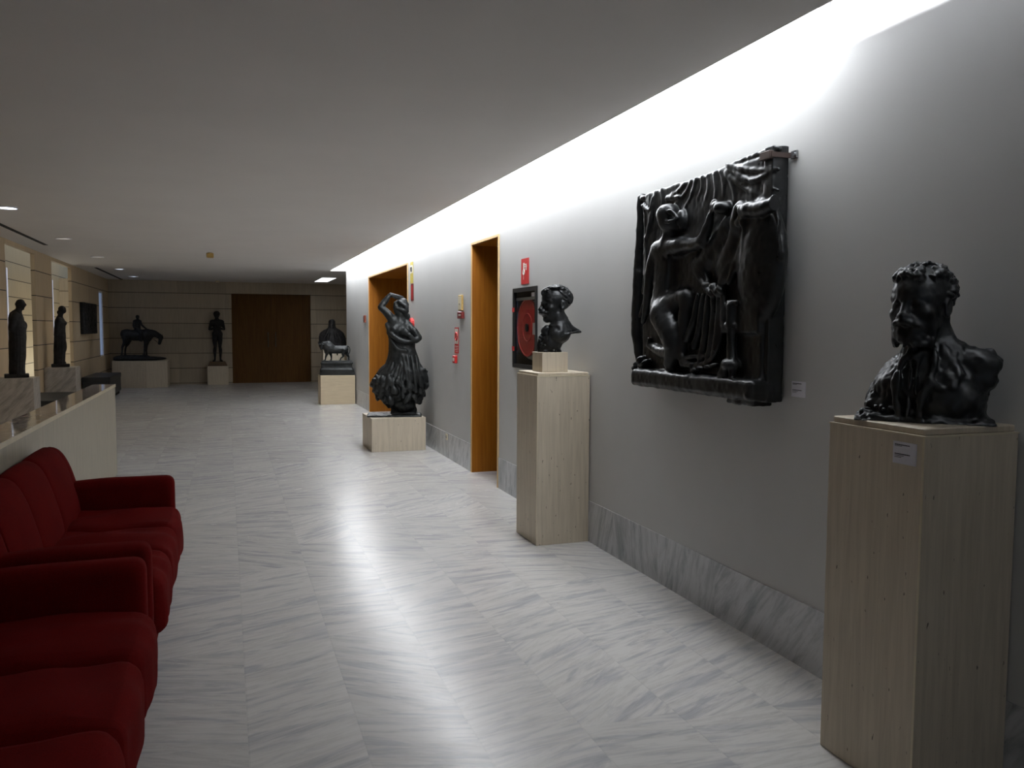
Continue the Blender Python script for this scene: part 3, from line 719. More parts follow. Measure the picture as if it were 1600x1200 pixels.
# beige wall unit, call point below it
t = thing('wall_detector_box', 'small beige box with ochre side on the wall left of the narrow doorway', 'wall box', (WX, 8.80, 1.742))
MB().box((-0.02, -0.07, 0), (0, 0.07, 0.17), 0.003, 1).build('housing', M_ochre, t); MB().box((-0.0225, -0.055, 0.012), (-0.02, 0.062, 0.158)).build('cover', M_cream, t); MB().cyl((-0.024, 0.01, 0.07), 0.008, 0.004, 'X', 12).build('indicator', M_ink, t)
t = thing('alarm_call_box', 'dark red call box directly below the beige wall box', 'alarm box', (WX, 8.77, 1.652))
MB().box((-0.035, -0.09, 0), (0, 0.09, 0.075), 0.004, 1).build('housing', M_dred, t)
q = MB()
for a in (-0.05, -0.03, -0.012, 0.006, 0.024): q.box((-0.0365, a, 0.032), (-0.035, a+0.012, 0.046))
q.build('lettering', M_signw, t)
t = thing('fire_alarm_sign', 'narrow red and white sign with ring symbol above the small red call point', 'sign', (WX, 9.0, 1.262))
MB().box((-0.003, -0.085, 0), (0, 0.085, 0.292)).build('plate', M_red, t)
q = MB(); q.box((-0.004, -0.068, 0.105), (-0.003, 0.068, 0.278)); q.build('field', M_signw, t)
q = MB(); q.torus((-0.0042, 0, 0.19), 0.042, 0.011, 'X', 28, 6); q.build('ring_symbol', M_red, t)
q = MB(); q.box((-0.004, -0.065, 0.075), (-0.003, 0.065, 0.082)); q.box((-0.004, -0.065, 0.055), (-0.003, 0.055, 0.060)); q.box((-0.004, -0.065, 0.036), (-0.003, 0.06, 0.041)); q.box((-0.004, -0.065, 0.015), (-0.003, 0.04, 0.020)); q.build('lettering', M_signw, t)
t = thing('fire_call_point', 'small red square call point, lowest item on the wall between the doorways', 'alarm box', (WX, 9.03, 1.148))
MB().box((-0.03, -0.055, 0), (0, 0.055, 0.085), 0.004, 1).build('housing', M_red, t); MB().box((-0.032, -0.03, 0.02), (-0.03, 0.03, 0.06)).build('glass_plate', M_signw, t)
t = thing('wall_keypad', 'brown-red keypad box on the pale wall left of the wide doorway', 'wall box', (WX, 15.45, 1.64))
MB().box((-0.03, -0.07, 0), (0, 0.07, 0.135), 0.005, 1).build('housing', plain('keypad_brown', (0.24, 0.06, 0.03), 0.5), t)
q = MB()
for a in range(3):
    for b in range(3): q.box((-0.034, -0.045+a*0.033, 0.02+b*0.036), (-0.03, -0.025+a*0.033, 0.042+b*0.036))
q.build('keys', M_dred, t)
t = thing('exit_sign_plate', 'tall yellow and white sign at the upper edge of the wide doorway', 'sign', (WX, 11.37, 2.17))
MB().box((-0.006, -0.085, 0), (0, 0.085, 0.295)).build('plate', M_yel, t); MB().box((-0.0075, -0.07, 0.14), (-0.006, 0.07, 0.25)).build('field', M_signw, t)
q = MB(); q.torus((-0.0085, 0, 0.195), 0.03, 0.008, 'X', 20, 6); q.box((-0.009, -0.006, 0.16), (-0.0075, 0.006, 0.23)); q.build('pictogram', M_ink, t)
t = thing('red_strip_sign', 'narrow dark red sign right under the yellow sign beside the wide doorway', 'sign', (WX, 11.34, 1.925))
MB().box((-0.006, -0.08, 0), (0, 0.08, 0.235)).build('plate', M_dred, t); MB().box((-0.0075, -0.03, 0.02), (-0.006, 0.03, 0.215)).build('stripe', M_red, t)
t = thing('alarm_bell', 'round red alarm bell on the wall behind the dancer statue', 'alarm bell', (WX, 11.30, 1.60))
MB().cyl((-0.025, 0, 0), 0.085, 0.05, 'X', 32, bev=0.008).build('gong', M_red, t, smooth=True); MB().cyl((-0.055, 0, 0), 0.02, 0.014, 'X', 16).build('nut', M_dred, t, smooth=True)
t = thing('floor_socket', 'small cream socket low on the wall near the marble skirting', 'socket', (WX-0.006, 9.42, 0.215))
MB().box((-0.008, -0.035, 0), (0, 0.035, 0.07), 0.002, 1).build('plate', M_cream, t); MB().cyl((-0.009, 0, 0.035), 0.02, 0.003, 'X', 16).build('socket_hole', M_hole, t)
def text_card(nm, label, y, z, w_, h_, x, group=None):
    t = thing(nm, label, 'label', (x, y, z))
    MB().box((-0.003, -w_/2, 0), (0, w_/2, h_)).build('card', M_white, t)
    rr = random.Random(5)
    for k, (zz, ln) in enumerate(((0.86, 0.62), (0.80, 0.3), (0.52, 0.0), (0.44, 0.66), (0.36, 0.4), (0.29, 0.25))):
        if ln == 0: continue
        a = 0.42*w_; end = a-ln*w_; hh = 0.045*h_ if k in (0, 3) else 0.022*h_
        q = MB()
        while a > end:
            s_ = rr.uniform(0.03, 0.09)*w_; q.box((-0.0036, a-s_, zz*h_-hh/2), (-0.003, a, zz*h_+hh/2)); a -= s_+0.012*w_
        q.build('text_line', M_ink, t)
    return t
text_card('wall_label', 'white caption card on the wall at the lower right of the bronze relief', 3.098, 1.24, 0.095, 0.072, WX)

# ================================================================ PEDESTALS
def pedestal(nm, label, x0, x1, y0, y1, h, mat, cap=0.0, capm=None, group=None, slab=0.018):
    cx, cy = (x0+x1)/2, (y0+y1)/2
    t = thing(nm, label, 'pedestal', (cx, cy, 0), group=group)
    a, b = (x1-x0)/2, (y1-y0)/2; top = h-cap
    # four stone slabs, mitred: the long joint shows at the corner
    MB().box((-a, -b, 0.0), (a, b, top), 0.002, 1).build('shaft', mat, t)
    if cap:
        MB().box((-a+0.008, -b+0.008, top), (a-0.008, b-0.008, h), 0.003, 1).build('top_slab', capm or mat, t)
        e = MB(); e.box((-a-0.0015, -b-0.0015, top-0.006), (a+0.0015, b+0.0015, top-0.0005)); e.build('arris', M_edge, t)
    return t
p1 = pedestal('tall_pedestal', 'tall travertine pedestal nearest the camera with a white caption card', 2.070, 2.470, 1.985, 2.415, 1.238, M_trav, 0.022)
e = MB().box((-0.2015, -0.2165, 0), (-0.1995, -0.208, 1.21)).build('corner_joint', M_edge, p1)
text_card('pedestal_label', 'white caption card glued to the near pedestal under the big bust', 2.062, 1.115, 0.096, 0.072, 2.070)
p2 = pedestal('tall_pedestal', 'tall travertine pedestal carrying a stone cube, right of the narrow doorway', 2.062, 2.468, 5.365, 5.79, 1.235, M_trav, 0.02)
MB().box((-0.2045, -0.2145, 0), (-0.2005, -0.2085, 1.21)).build('corner_joint', M_edge, p2)
t = tag(MB().box((-0.10, -0.10, 0), (0.10, 0.10, 0.142), 0.002, 1).build('stone_cube', M_trav), 'small travertine cube between the second pedestal and the moustached bust', 'stone block'); t.location = (2.235, 5.56, 1.235)
pedestal('low_pedestal', 'low travertine block under the dancing woman statue', 1.685, 2.37, 10.10, 10.83, 0.418, M_trav)
pedestal('banded_pedestal', 'yellowish banded stone block under the bull statue', 1.765, 2.45, 16.66, 17.14, 0.578, M_travh)
pedestal('bust_pedestal', 'narrow pale pedestal hidden behind the bull, under the cloaked bust', 2.10, 2.58, 19.2, 19.68, 1.03, M_trav)
pedestal('low_pedestal', 'small pale pedestal left of the far wooden double door', -0.49, 0.04, 23.16, 23.58, 0.50, M_trav)
pedestal('marble_pedestal', 'veined marble pedestal under the robed woman statue nearest the left edge', -2.875, -2.40, 12.18, 12.58, 0.865, M_pmarb)
pedestal('marble_pedestal', 'veined marble pedestal under the second robed statue from the left edge', -2.875, -2.405, 15.40, 15.90, 0.855, M_pmarb)
t = thing('faceted_pedestal', 'wide faceted pale pedestal in the far left corner under the horse', 'pedestal', (-2.05, 22.9, 0))
MB().prism([(-2.72, 22.66), (-1.90, 22.37), (-1.43, 22.60), (-1.43, 23.5), (-2.72, 23.5)], 0, 0.675, 0.003).build('shaft', M_trav, t).location = (2.05, -22.9, 0)
# dark benches by the left wall
def bench(label, y0, y1, x0, x1, h):
    t = thing('dark_bench', label, 'bench', ((x0+x1)/2, (y0+y1)/2, 0)); a, b = (x1-x0)/2, (y1-y0)/2
    MB().box((-a+0.03, -b+0.03, 0.0), (a-0.03, b-0.03, 0.07)).build('base', M_dark, t)
    MB().box((-a, -b, 0.07), (a, b, h-0.10), 0.004, 1).build('body', M_black, t)
    MB().box((-a-0.01, -b-0.01, h-0.10), (a+0.01, b+0.01, h), 0.012, 3).build('seat_pad', M_black, t)
bench('black box bench in front of the horse pedestal, under the dark wall plaque', 19.0, 20.9, -2.85, -2.33, 0.48)
bench('black box bench between the two marble pedestals on the left', 13.32, 14.95, -2.85, -2.34, 0.475)

# ================================================================ SOFAS
def soft_box(nm, a, b, r, mat, parent, n=14, puff=0.0, wr=0.0, seed=0, taper=None):
    """upholstered block: rounded edges, slight crown and a few wrinkles"""
    a = np.array(a, float); b = np.array(b, float); c = (a+b)/2; h = (b-a)/2; r = min(r, h.min()*0.98)
    g = [np.unique(np.concatenate([np.linspace(-1, 1, n), [-(1-0.5*r/h[i]), 1-0.5*r/h[i], -(1-r/h[i]), (1-r/h[i])]])) for i in range(3)]
    V = {}; F = []
    def vid(p):
        k = tuple(np.round(p, 6))
        if k not in V: V[k] = len(V)
        return V[k]
    for ax in range(3):
        u, w_ = (ax+1) % 3, (ax+2) % 3
        for sgn in (-1, 1):
            for i in range(len(g[u])-1):
                for j in range(len(g[w_])-1):
                    q = []
                    for (ii, jj) in ((i, j), (i+1, j), (i+1, j+1), (i, j+1)):
                        p = np.zeros(3); p[ax] = sgn; p[u] = g[u][ii]; p[w_] = g[w_][jj]; q.append(vid(p))
                    F.append(q if sgn > 0 else q[::-1])
    P = np.array([k for k in V])*h
    inner = np.clip(P, -(h-r), h-r); d = P-inner; L = np.linalg.norm(d, axis=1, keepdims=True); Q = inner+d/np.maximum(L, 1e-9)*r
    Q = np.where(L > 1e-9, Q, P)
    un = Q/h
    if puff:
        Q[:, 2] += puff*np.where(un[:, 2] > 0, 1, 0)*np.clip(1-un[:, 0]**2, 0, 1)**0.5*np.clip(1-un[:, 1]**2, 0, 1)**0.5
        Q[:, 0] += puff*0.8*np.where(un[:, 0] > 0.3, 1, 0)*np.clip(1-un[:, 1]**2, 0, 1)**0.5*np.clip(1-un[:, 2]**2, 0, 1)**0.5
    if wr:
        rg = np.random.RandomState(seed)
        for q in range(7):
            k = rg.normal(size=3)*np.array([10, 16, 10]); ph = rg.uniform(0, 6.28)
            Q[:, 2] += wr*np.sin(Q@k+ph)*(un[:, 2] > 0.2)/2.2; Q[:, 0] += wr*0.7*np.sin(Q@k*1.3+ph)*(un[:, 0] > 0.5)/2.2
    if taper is not None: Q = taper(Q, un)
    return mesh_obj(nm, Q+c, F, mat, parent, True)
def profile_cushion(nm, prof, y0, y1, mat, parent, n=12, edge=0.035, puff=0.012):
    """cushion swept along y with a closed (x,z) profile, its ends pulled in so a seam shows"""
    pr = []; m = len(prof)
    for i in range(m):
        p0, p1, p2, p3 = [np.array(prof[(i+k) % m], float) for k in (-1, 0, 1, 2)]
        for j in range(4):
            t = j/4; pr.append(0.5*((2*p1)+(-p0+p2)*t+(2*p0-5*p1+4*p2-p3)*t*t+(-p0+3*p1-3*p2+p3)*t**3))
    pr = np.array(pr); cen = pr.mean(0); V = []; F = []
    ys = [y0+(y1-y0)*(0.5-0.5*math.cos(PI*i/n)) for i in range(n+1)]
    for y in ys:
        e = min(y-y0, y1-y)/edge; e = min(1, e); s_ = 1-0.055*(1-math.sqrt(max(0, 1-(1-e)**2))); c2 = (y-(y0+y1)/2)/((y1-y0)/2)
        for p in pr:
            q = cen+(p-cen)*s_; V.append((q[0]+puff*(1-c2*c2)*(1 if p[0] > cen[0] else 0), y, q[1]+puff*0.5*(1-c2*c2)))
    M_ = len(pr)
    for i in range(n):
        for j in range(M_): F.append((i*M_+j, i*M_+(j+1) % M_, (i+1)*M_+(j+1) % M_, (i+1)*M_+j))
    F.append(tuple(range(M_))[::-1]); F.append(tuple(n*M_+j for j in range(M_)))
    o = mesh_obj(nm, V, F, mat, parent, True)
    bm = bmesh.new(); bm.from_mesh(o.data); bmesh.ops.recalc_face_normals(bm, faces=bm.faces[:]); bm.to_mesh(o.data); bm.free()
    return o
def sofa(label, y0, y1, seed=0):
    t = thing('sofa', label, 'sofa', (-0.70, (y0+y1)/2, 0), group='red sofas along the parapet')
    L = (y1-y0)/2; aw = 0.135; cx = 0.70
    X = lambda x: x+cx
    def arm_t(Q, un):
        Q[:, 2] -= 0.018*np.clip((-un[:, 0]), 0, 1)*(un[:, 2] > 0); return Q
    for s_ in (-1, 1):
        a, b = (L-aw, L) if s_ > 0 else (-L, -L+aw)
        soft_box('armrest', (X(-1.075), a, 0.10), (X(-0.325), b, 0.615), 0.045, M_fab, t, 10, 0.004, 0.0012, seed+3, arm_t)
    soft_box('base', (X(-1.07), -L+aw, 0.09), (X(-0.325), L-aw, 0.30), 0.02, M_fab, t, 8)
    W = (2*L-2*aw)/3
    prof = [(X(-1.085), 0.32), (X(-1.09), 0.60), (X(-1.08), 0.77), (X(-1.03), 0.835), (X(-0.965), 0.815), (X(-0.915), 0.73), (X(-0.875), 0.60), (X(-0.845), 0.47), (X(-0.85), 0.36), (X(-0.95), 0.31)]
    for i in range(3):
        a = -L+aw+i*W
        yy0 = a-(0.10 if i == 0 else 0); yy1 = a+W+(0.10 if i == 2 else 0)
        profile_cushion('back_cushion', prof, a+0.002, a+W-0.002, M_fab, t)
        soft_box('seat_cushion', (X(-0.90), a+0.002, 0.15), (X(-0.290), a+W-0.002, 0.435), 0.065, M_fab, t, 16, 0.022, 0.0065, seed+i)
    for s_ in (-1, 1):
        a, b = (L-aw+0.002, L-0.02) if s_ > 0 else (-L+0.02, -L+aw-0.002)
        profile_cushion('back_end', [(p[0]-0.0, p[1]-0.012) for p in prof], a, b, M_fab, t, 8, 0.05, 0.0)
    for sx in (-1.03, -0.375):
        for sy in (-1, 1):
            MB().box((X(sx)-0.03, sy*(L-0.085)-0.03, 0.0), (X(sx)+0.03, sy*(L-0.085)+0.03, 0.10), 0.004, 1).build('leg', M_blackm, t)
    return t
sofa('dark red fabric sofa farther from the camera, beside the free end of the parapet', 3.755, 5.575, 1)
sofa('dark red fabric sofa nearest the camera, cut by the lower left corner', 1.80, 3.63, 11)

# ================================================================ SCULPTURES
# --- big bust on the near pedestal
V = View(2.27, 2.20, 1330, 390, 4.137)
lo, hi = V.box(20, 1010, 60, 1150, -330, 330)
F = Field(lo, hi, 0.0042, 7)
T(F, V, [(470, 560, 20), (480, 640, 25), (500, 720, 35)], [110, 125, 170], 30)
E(F, V, 500, 900, 30, 300, 250, 205, 40); E(F, V, 640, 960, 10, 200, 220, 190, 40)
T(F, V, [(560, 650, 40), (700, 700, 10), (860, 740, -20)], [95, 92, 90], 40)
T(F, V, [(860, 745, -20), (900, 745, -30)], [92, 68], 15); E(F, V, 850, 830, -10, 90, 85, 90, 25)
T(F, V, [(600, 610, 20), (720, 650, 0), (900, 680, -20)], [50, 38, 34], 25)
T(F, V, [(420, 700, 80), (260, 850, 110), (185, 960, 90)], [85, 95, 85], 40)
E(F, V, 250, 1010, 40, 150, 110, 150, 35); E(F, V, 450, 1090, 20, 380, 60, 210, 25); E(F, V, 740, 1060, 20, 108, 130, 130, 30)
F.box(V.p(455, 1110, 10), (395*V.m, 190*V.m, 22*V.m), 0.012, None, 0.02)
# open coat: lapels, shirt and waistcoat ridges
T(F, V, [(395, 640, -110), (330, 740, -140), (285, 860, -165), (290, 990, -175), (310, 1070, -180)], [18, 22, 24, 22, 16], 26)
T(F, V, [(530, 620, -110), (540, 730, -160), (500, 850, -195), (455, 950, -205), (440, 1060, -200)], [18, 22, 25, 22, 16], 26)
T(F, V, [(540, 880, -185), (590, 905, -180), (640, 890, -170)], [16, 18, 14], 16)
T(F, V, [(560, 640, -70), (640, 700, -100), (690, 800, -135), (650, 900, -160)], [24, 26, 22, 16], 30)
for (a, b_, c_) in (((375, 700), (385, 800), (375, 900)), ((430, 720), (425, 820), (410, 930)), ((350, 900), (370, 980), (360, 1060))):
    T(F, V, [(a[0], a[1], -135), (b_[0], b_[1], -170), (c_[0], c_[1], -185)], [12, 15, 10], 8)
E(F, V, 405, 690, -120, 42, 30, 36, 10); E(F, V, 450, 665, -110, 36, 26, 34, 10)
rng = np.random.RandomState(4)
for i in range(70):      # worked clay lumps along the broken hem and the cut arm
    s_ = rng.uniform(0, 1)
    if i < 26: x, y, w = 70+s_*330, 1100-rng.uniform(0, 90), -130-rng.uniform(-60, 40)
    elif i < 46: x, y, w = 150+rng.uniform(-40, 40), 880+s_*180, rng.uniform(-60, 60)
    else: x, y, w = 880+rng.uniform(-30, 50), 700+s_*150, rng.uniform(-80, 40)
    E(F, V, x, y, w, rng.uniform(12, 30), rng.uniform(10, 24), rng.uniform(12, 26), 8, rng.uniform(-60, 60))
T(F, V, [(60, 1085, -60), (150, 1080, -140), (300, 1100, -190)], [14, 20, 16], 10)
T(F, V, [(850, 1120, 0), (845, 1060, -20)], [14, 18], 10)
F.noise(0.0075, 0.035, 1.2); F.noise(0.0032, 0.013, 1.5)
head(F, V.p(436, 604, -30), 488*V.m, (-0.46, -0.89, 0.0), 0.05, (-0.01, 0.0, 1), True, True, 5, 'curly', True, 0.80, 0.02, 0.8)
T(F, V, [(540, 470, 30), (575, 560, 30), (640, 640, 20)], [80, 80, 60], 30)
T(F, V, [(560, 470, 20), (600, 440, 30)], [40, 34], 20)
F.noise(0.0012, 0.009)
zb = 1.2375; F.cutz(zb); F.halfspace((V.r[0], V.d[0], 0), WX-0.012-2.27)
o = F.mesh('bronze_bust', M_bronze, (2.27, 2.20, zb), V.rotz, None, (0, 0, zb))
tag(o, 'large rough black bronze bust of a curly-haired man, nearest the camera', 'bust')

# --- moustached bust on the stone cube
V = View(2.22, 5.56, 820, 430, 7.5)
lo, hi = V.box(90, 700, 100, 950, -330, 330)
F = Field(lo, hi, 0.0046, 8)
T(F, V, [(385, 470, 0), (400, 560, 0), (410, 660, 0)], [92, 100, 135], 25)
T(F, V, [(430, 590, 0), (560, 640, 10), (650, 662, 20)], [52, 36, 14], 20)
T(F, V, [(430, 600, 60), (470, 650, 140), (470, 690, 215)], [60, 50, 22], 40); E(F, V, 420, 670, -60, 105, 75, 85, 45)
E(F, V, 380, 700, 0, 110, 100, 170, 30); E(F, V, 310, 790, 0, 115, 110, 130, 30); E(F, V, 260, 850, 0, 95, 60, 90, 20)
T(F, V, [(400, 700, 0), (400, 780, 0), (370, 880, 0), (385, 905, 0)], [75, 50, 34, 44], 20)
T(F, V, [(280, 860, 0), (330, 905, 0)], [50, 40], 20)
T(F, V, [(240, 690, 0), (190, 760, 0), (172, 860, 0), (205, 920, 0)], [40, 40, 30, 26], 20)
T(F, V, [(220, 850, -10), (165, 905, -10), (128, 928, -10)], [30, 20, 8], 8)
T(F, V, [(250, 620, -30), (225, 650, -30), (250, 690, -30)], [36, 40, 30], 12); T(F, V, [(250, 620, 40), (235, 660, 40)], [34, 34], 12); E(F, V, 275, 640, -20, 34, 40, 40, 10)
# collar and coat edge
T(F, V, [(300, 590, -60), (370, 600, -110), (470, 560, -70), (490, 500, 0)], [14, 15, 14, 12], 12)
T(F, V, [(330, 640, -90), (400, 730, -130), (500, 690, -150), (600, 665, -60), (655, 660, 0)], [10, 12, 12, 10, 8], 12)
T(F, V, [(300, 680, -90), (290, 760, -110), (240, 850, -80)], [16, 18, 14], 8)
rng = np.random.RandomState(9)
for i in range(50): E(F, V, 170+rng.uniform(0, 230), 720+rng.uniform(0, 190), rng.uniform(-110, 60), rng.uniform(10, 26), rng.uniform(10, 30), rng.uniform(10, 24), 6, rng.uniform(-70, 70))
E(F, V, 237, 818, 0, 14, 8, 200, 5, 25, True); E(F, V, 343, 878, 0, 11, 17, 200, 5, 0, True)
F.noise(0.004, 0.03, 1.3)
head(F, V.p(350, 550, 0), 418*V.m, (-0.93, -0.37, 0), 0.05, (-0.17, 0, 1), False, True, 12, 'wavy', True, 0.83, 0.0, 1.15, 0.08)
T(F, V, [(228, 335, -70), (206, 322, -20), (206, 322, 30)], [22, 20, 18], 16); E(F, V, 262, 528, -5, 34, 30, 44, 20)
for i in range(26):
    q = i/25; E(F, V, 225+q*230+rng.uniform(-8, 8), 190-52*math.sin(q*2.6)+rng.uniform(-4, 10), rng.uniform(-110, 90), rng.uniform(16, 30), rng.uniform(9, 15), 24, 8, rng.uniform(-35, 20))
T(F, V, [(300, 160, -15), (245, 170, -20), (212, 192, -25), (206, 222, -22), (226, 238, -18)], [26, 25, 20, 15, 10], 10); T(F, V, [(440, 500, 0), (510, 590, 0), (590, 645, 5)], [55, 42, 20], 20)
F.noise(0.0012, 0.012)
zb = 1.3765
F.box((0.015*V.r[0], 0.015*V.d[0], zb-0.10), (0.105, 0.105, 0.10), 0.0, [[V.r[0], V.d[0], 0], [V.r[1], V.d[1], 0], [0, 0, 1]], 0.0, True)
o = F.mesh('bronze_bust', M_bronze, (2.22, 5.56, zb), V.rotz, None, (0, 0, zb))
tag(o, 'black bronze bust of a man with moustache and bow tie on a stone cube', 'bust')

# --- dancing woman
V = View(2.04, 10.42, 560, 440, 4.286)
lo, hi = V.box(50, 490, 55, 925, -230, 230)
F = Field(lo, hi, 0.0085, 3)
# head thrown back, hair and bun
head(F, V.p(300, 222, 0), 112*V.m, (0.35, -0.75, 0.25), 0.06, (0.05, 0.1, 1), seed=4, hair='wavy', ears=False, hairline=0.80)
E(F, V, 288, 165, 15, 44, 50, 44, 12); T(F, V, [(250, 150, 0), (258, 195, -12), (285, 220, -18)], [18, 22, 16], 8); T(F, V, [(270, 135, -18), (312, 160, -34), (325, 200, -24)], [13, 14, 12], 5)
T(F, V, [(262, 180, -30), (300, 195, -38), (322, 225, -20)], [12, 13, 12], 5); E(F, V, 322, 235, 5, 25, 25, 25, 8)
T(F, V, [(285, 225, 5), (270, 265, 5)], [28, 34], 15)
# torso and arms
E(F, V, 268, 315, 0, 78, 78, 58, 25); E(F, V, 300, 400, 0, 78, 80, 58, 30); E(F, V, 300, 470, 0, 84, 60, 62, 30); E(F, V, 250, 420, 15, 45, 110, 50, 30)
T(F, V, [(235, 265, -5), (205, 225, -12), (152, 172, -10)], [34, 28, 21], 12); T(F, V, [(152, 172, -10), (180, 130, -5), (213, 90, 0)], [22, 19, 13], 6)
hand(F, V, (216, 86, 0), (296, 112, 0), 17, 6.5, 3, (6, 0, 12))
T(F, V, [(330, 300, -5), (372, 335, -30), (402, 375, -40)], [34, 27, 22], 12); T(F, V, [(402, 378, -40), (375, 395, -65), (345, 362, -75)], [22, 19, 14], 8)
hand(F, V, (350, 372, -72), (316, 330, -72), 15, 6, 3, (-2, -5, 4))
E(F, V, 240, 320, -50, 30, 28, 22, 15); E(F, V, 305, 340, -52, 30, 28, 22, 15)
T(F, V, [(195, 290, -10), (215, 345, -52), (265, 385, -72), (330, 405, -74), (395, 385, -62)], [18, 17, 17, 16, 14], 7)
T(F, V, [(205, 340, 0), (225, 400, -45), (262, 450, -60), (320, 462, -66)], [14, 13, 12, 10], 7)
# skirt: flaring body with deep folds and ruffles
E(F, V, 300, 545, 0, 108, 85, 80, 40); E(F, V, 275, 640, 0, 150, 105, 105, 40); E(F, V, 380, 640, 0, 85, 80, 90, 35); E(F, V, 260, 735, 0, 130, 85, 105, 35); E(F, V, 160, 690, 0, 66, 32, 60, 25); E(F, V, 350, 720, 0, 75, 60, 85, 30)
T(F, V, [(170, 640, 0), (110, 680, 0), (86, 695, 0)], [40, 26, 12], 15)
rng = np.random.RandomState(2)
for i in range(22):
    a = -PI*0.5+(i-10.5)/21*PI*1.25; 
    x0, w0 = 300+math.sin(a+PI/2)*60*-1, -math.cos(a+PI/2)*50
    ca, sa = math.cos(a), math.sin(a)
    xs = [300+60*ca, 298+110*ca, 285+158*ca, 275+178*ca+rng.uniform(-6, 6)]; ws = [55*sa, 85*sa, 108*sa, 118*sa]
    ys = [490, 560, 640, 700+rng.uniform(-25, 60)]
    q = rng.uniform(0.5, 1.1); T(F, V, [(xs[j]+rng.uniform(-9, 9), ys[j]+rng.uniform(-15, 25), ws[j]) for j in range(1, 4)], [6*q, 12*q, 17*q], 10)
for i in range(40):
    a = rng.uniform(-PI, 0.1); ca, sa = math.cos(a), math.sin(a); y = rng.uniform(640, 800); R_ = 165-(y-700)*0.35
    x = 278+R_*ca; E(F, V, x, y, 112*sa, rng.uniform(14, 24), rng.uniform(20, 40), rng.uniform(14, 24), 7, rng.uniform(-35, 35))
for i in range(9):
    x = 425+rng.uniform(-18, 32); y = 590+i*15; E(F, V, x, y, rng.uniform(-40, 20), 22, 14, 26, 7, rng.uniform(-40, 40))
for x0, x1, y1 in ((340, 350, 750), (372, 385, 740), (318, 325, 700), (400, 420, 700)): T(F, V, [(x0-15, 500, -70), (x0, 600, -98), (x1, y1, -100)], [9, 13, 12], 5)
for x0, y0, x1, y1 in ((140, 760, 215, 830), (120, 720, 130, 790), (180, 800, 205, 838), (230, 800, 250, 830)): T(F, V, [(x0, y0, 0), (x1, y1, 0)], [22, 12], 10)
# legs over the drum and base slab
T(F, V, [(330, 740, 0), (335, 800, 0)], [55, 40], 20); E(F, V, 303, 826, 0, 80, 50, 70, 14); T(F, V, [(240, 860, 0), (372, 860, 0)], [22, 20], 12); E(F, V, 235, 805, -20, 40, 36, 40, 15)
F.box(V.p(242, 899, 0), (180*V.m, 118*V.m, 14*V.m), 0.02, None, 0.02); T(F, V, [(230, 880, 0), (370, 878, 0)], [16, 16], 16)
F.noise(0.0055, 0.05, 1.5); F.noise(0.0028, 0.022, 1.5)
zb = 0.4185; F.cutz(zb); F.halfspace((V.r[0], V.d[0], 0), WX-0.015-2.04)
o = F.mesh('dancer_statue', M_bronze2, (2.04, 10.42, zb), V.rotz, None, (0, 0, zb))
tag(o, 'dark bronze statue of a woman dancing, one arm over her head', 'statue')

# --- bull on its stepped block
V = View(2.11, 16.91, 490, 480, 7.5)
lo, hi = V.box(30, 500, 385, 660, -110, 110)
F = Field(lo, hi, 0.0075, 5)
E(F, V, 185, 480, 0, 62, 60, 50, 14); E(F, V, 170, 430, 0, 45, 34, 32, 16); T(F, V, [(150, 470, 0), (240, 500, 0), (330, 500, 0), (375, 490, 0)], [44, 44, 40, 34], 16)
T(F, V, [(180, 432, 0), (250, 465, 0), (320, 466, 0), (378, 465, 0)], [22, 16, 15, 14], 14)
T(F, V, [(160, 450, 0), (115, 430, 0), (95, 450, 0)], [40, 28, 22], 12); T(F, V, [(98, 445, -2), (88, 490, -4)], [20, 12], 8); E(F, V, 92, 488, 0, 12, 10, 12, 5)
for s_ in (-1, 1):
    T(F, V, [(86, 432, s_*14), (66, 436, s_*30), (54, 415, s_*34), (56, 398, s_*30)], [7, 6, 4.5, 2], 3); E(F, V, 108, 436, s_*26, 14, 6, 8, 3, -20)
E(F, V, 150, 520, 0, 26, 32, 26, 10)
T(F, V, [(165, 520, -24), (146, 570, -26), (140, 600, -26), (136, 622, -28)], [24, 12, 8, 9], 8); T(F, V, [(190, 520, 24), (207, 570, 26), (208, 600, 26), (206, 622, 28)], [24, 12, 8, 9], 8)
T(F, V, [(360, 505, -22), (345, 550, -24), (348, 575, -24), (318, 600, -24), (314, 622, -24)], [32, 18, 10, 8, 9], 8); T(F, V, [(375, 505, 22), (388, 550, 24), (412, 580, 24), (412, 602, 24), (418, 622, 24)], [32, 18, 10, 8, 9], 8)
for x, w in ((130, -28), (200, 28), (308, -24), (412, 24)): E(F, V, x, 623, w, 13, 7, 10, 3)
T(F, V, [(385, 456, 0), (410, 462, 0), (424, 490, 0), (422, 525, 0), (402, 556, 0)], [8, 5.5, 5, 5, 9], 4); E(F, V, 278, 555, 0, 8, 12, 8, 4)
F.box(V.p(272, 634, 0), (172*V.m, 62*V.m, 8*V.m), 0.006, None, 0.012)
F.noise(0.0025, 0.03)
zt = V.p(270, 641, 0)[2]; F.cutz(zt)
zb = 0.5785
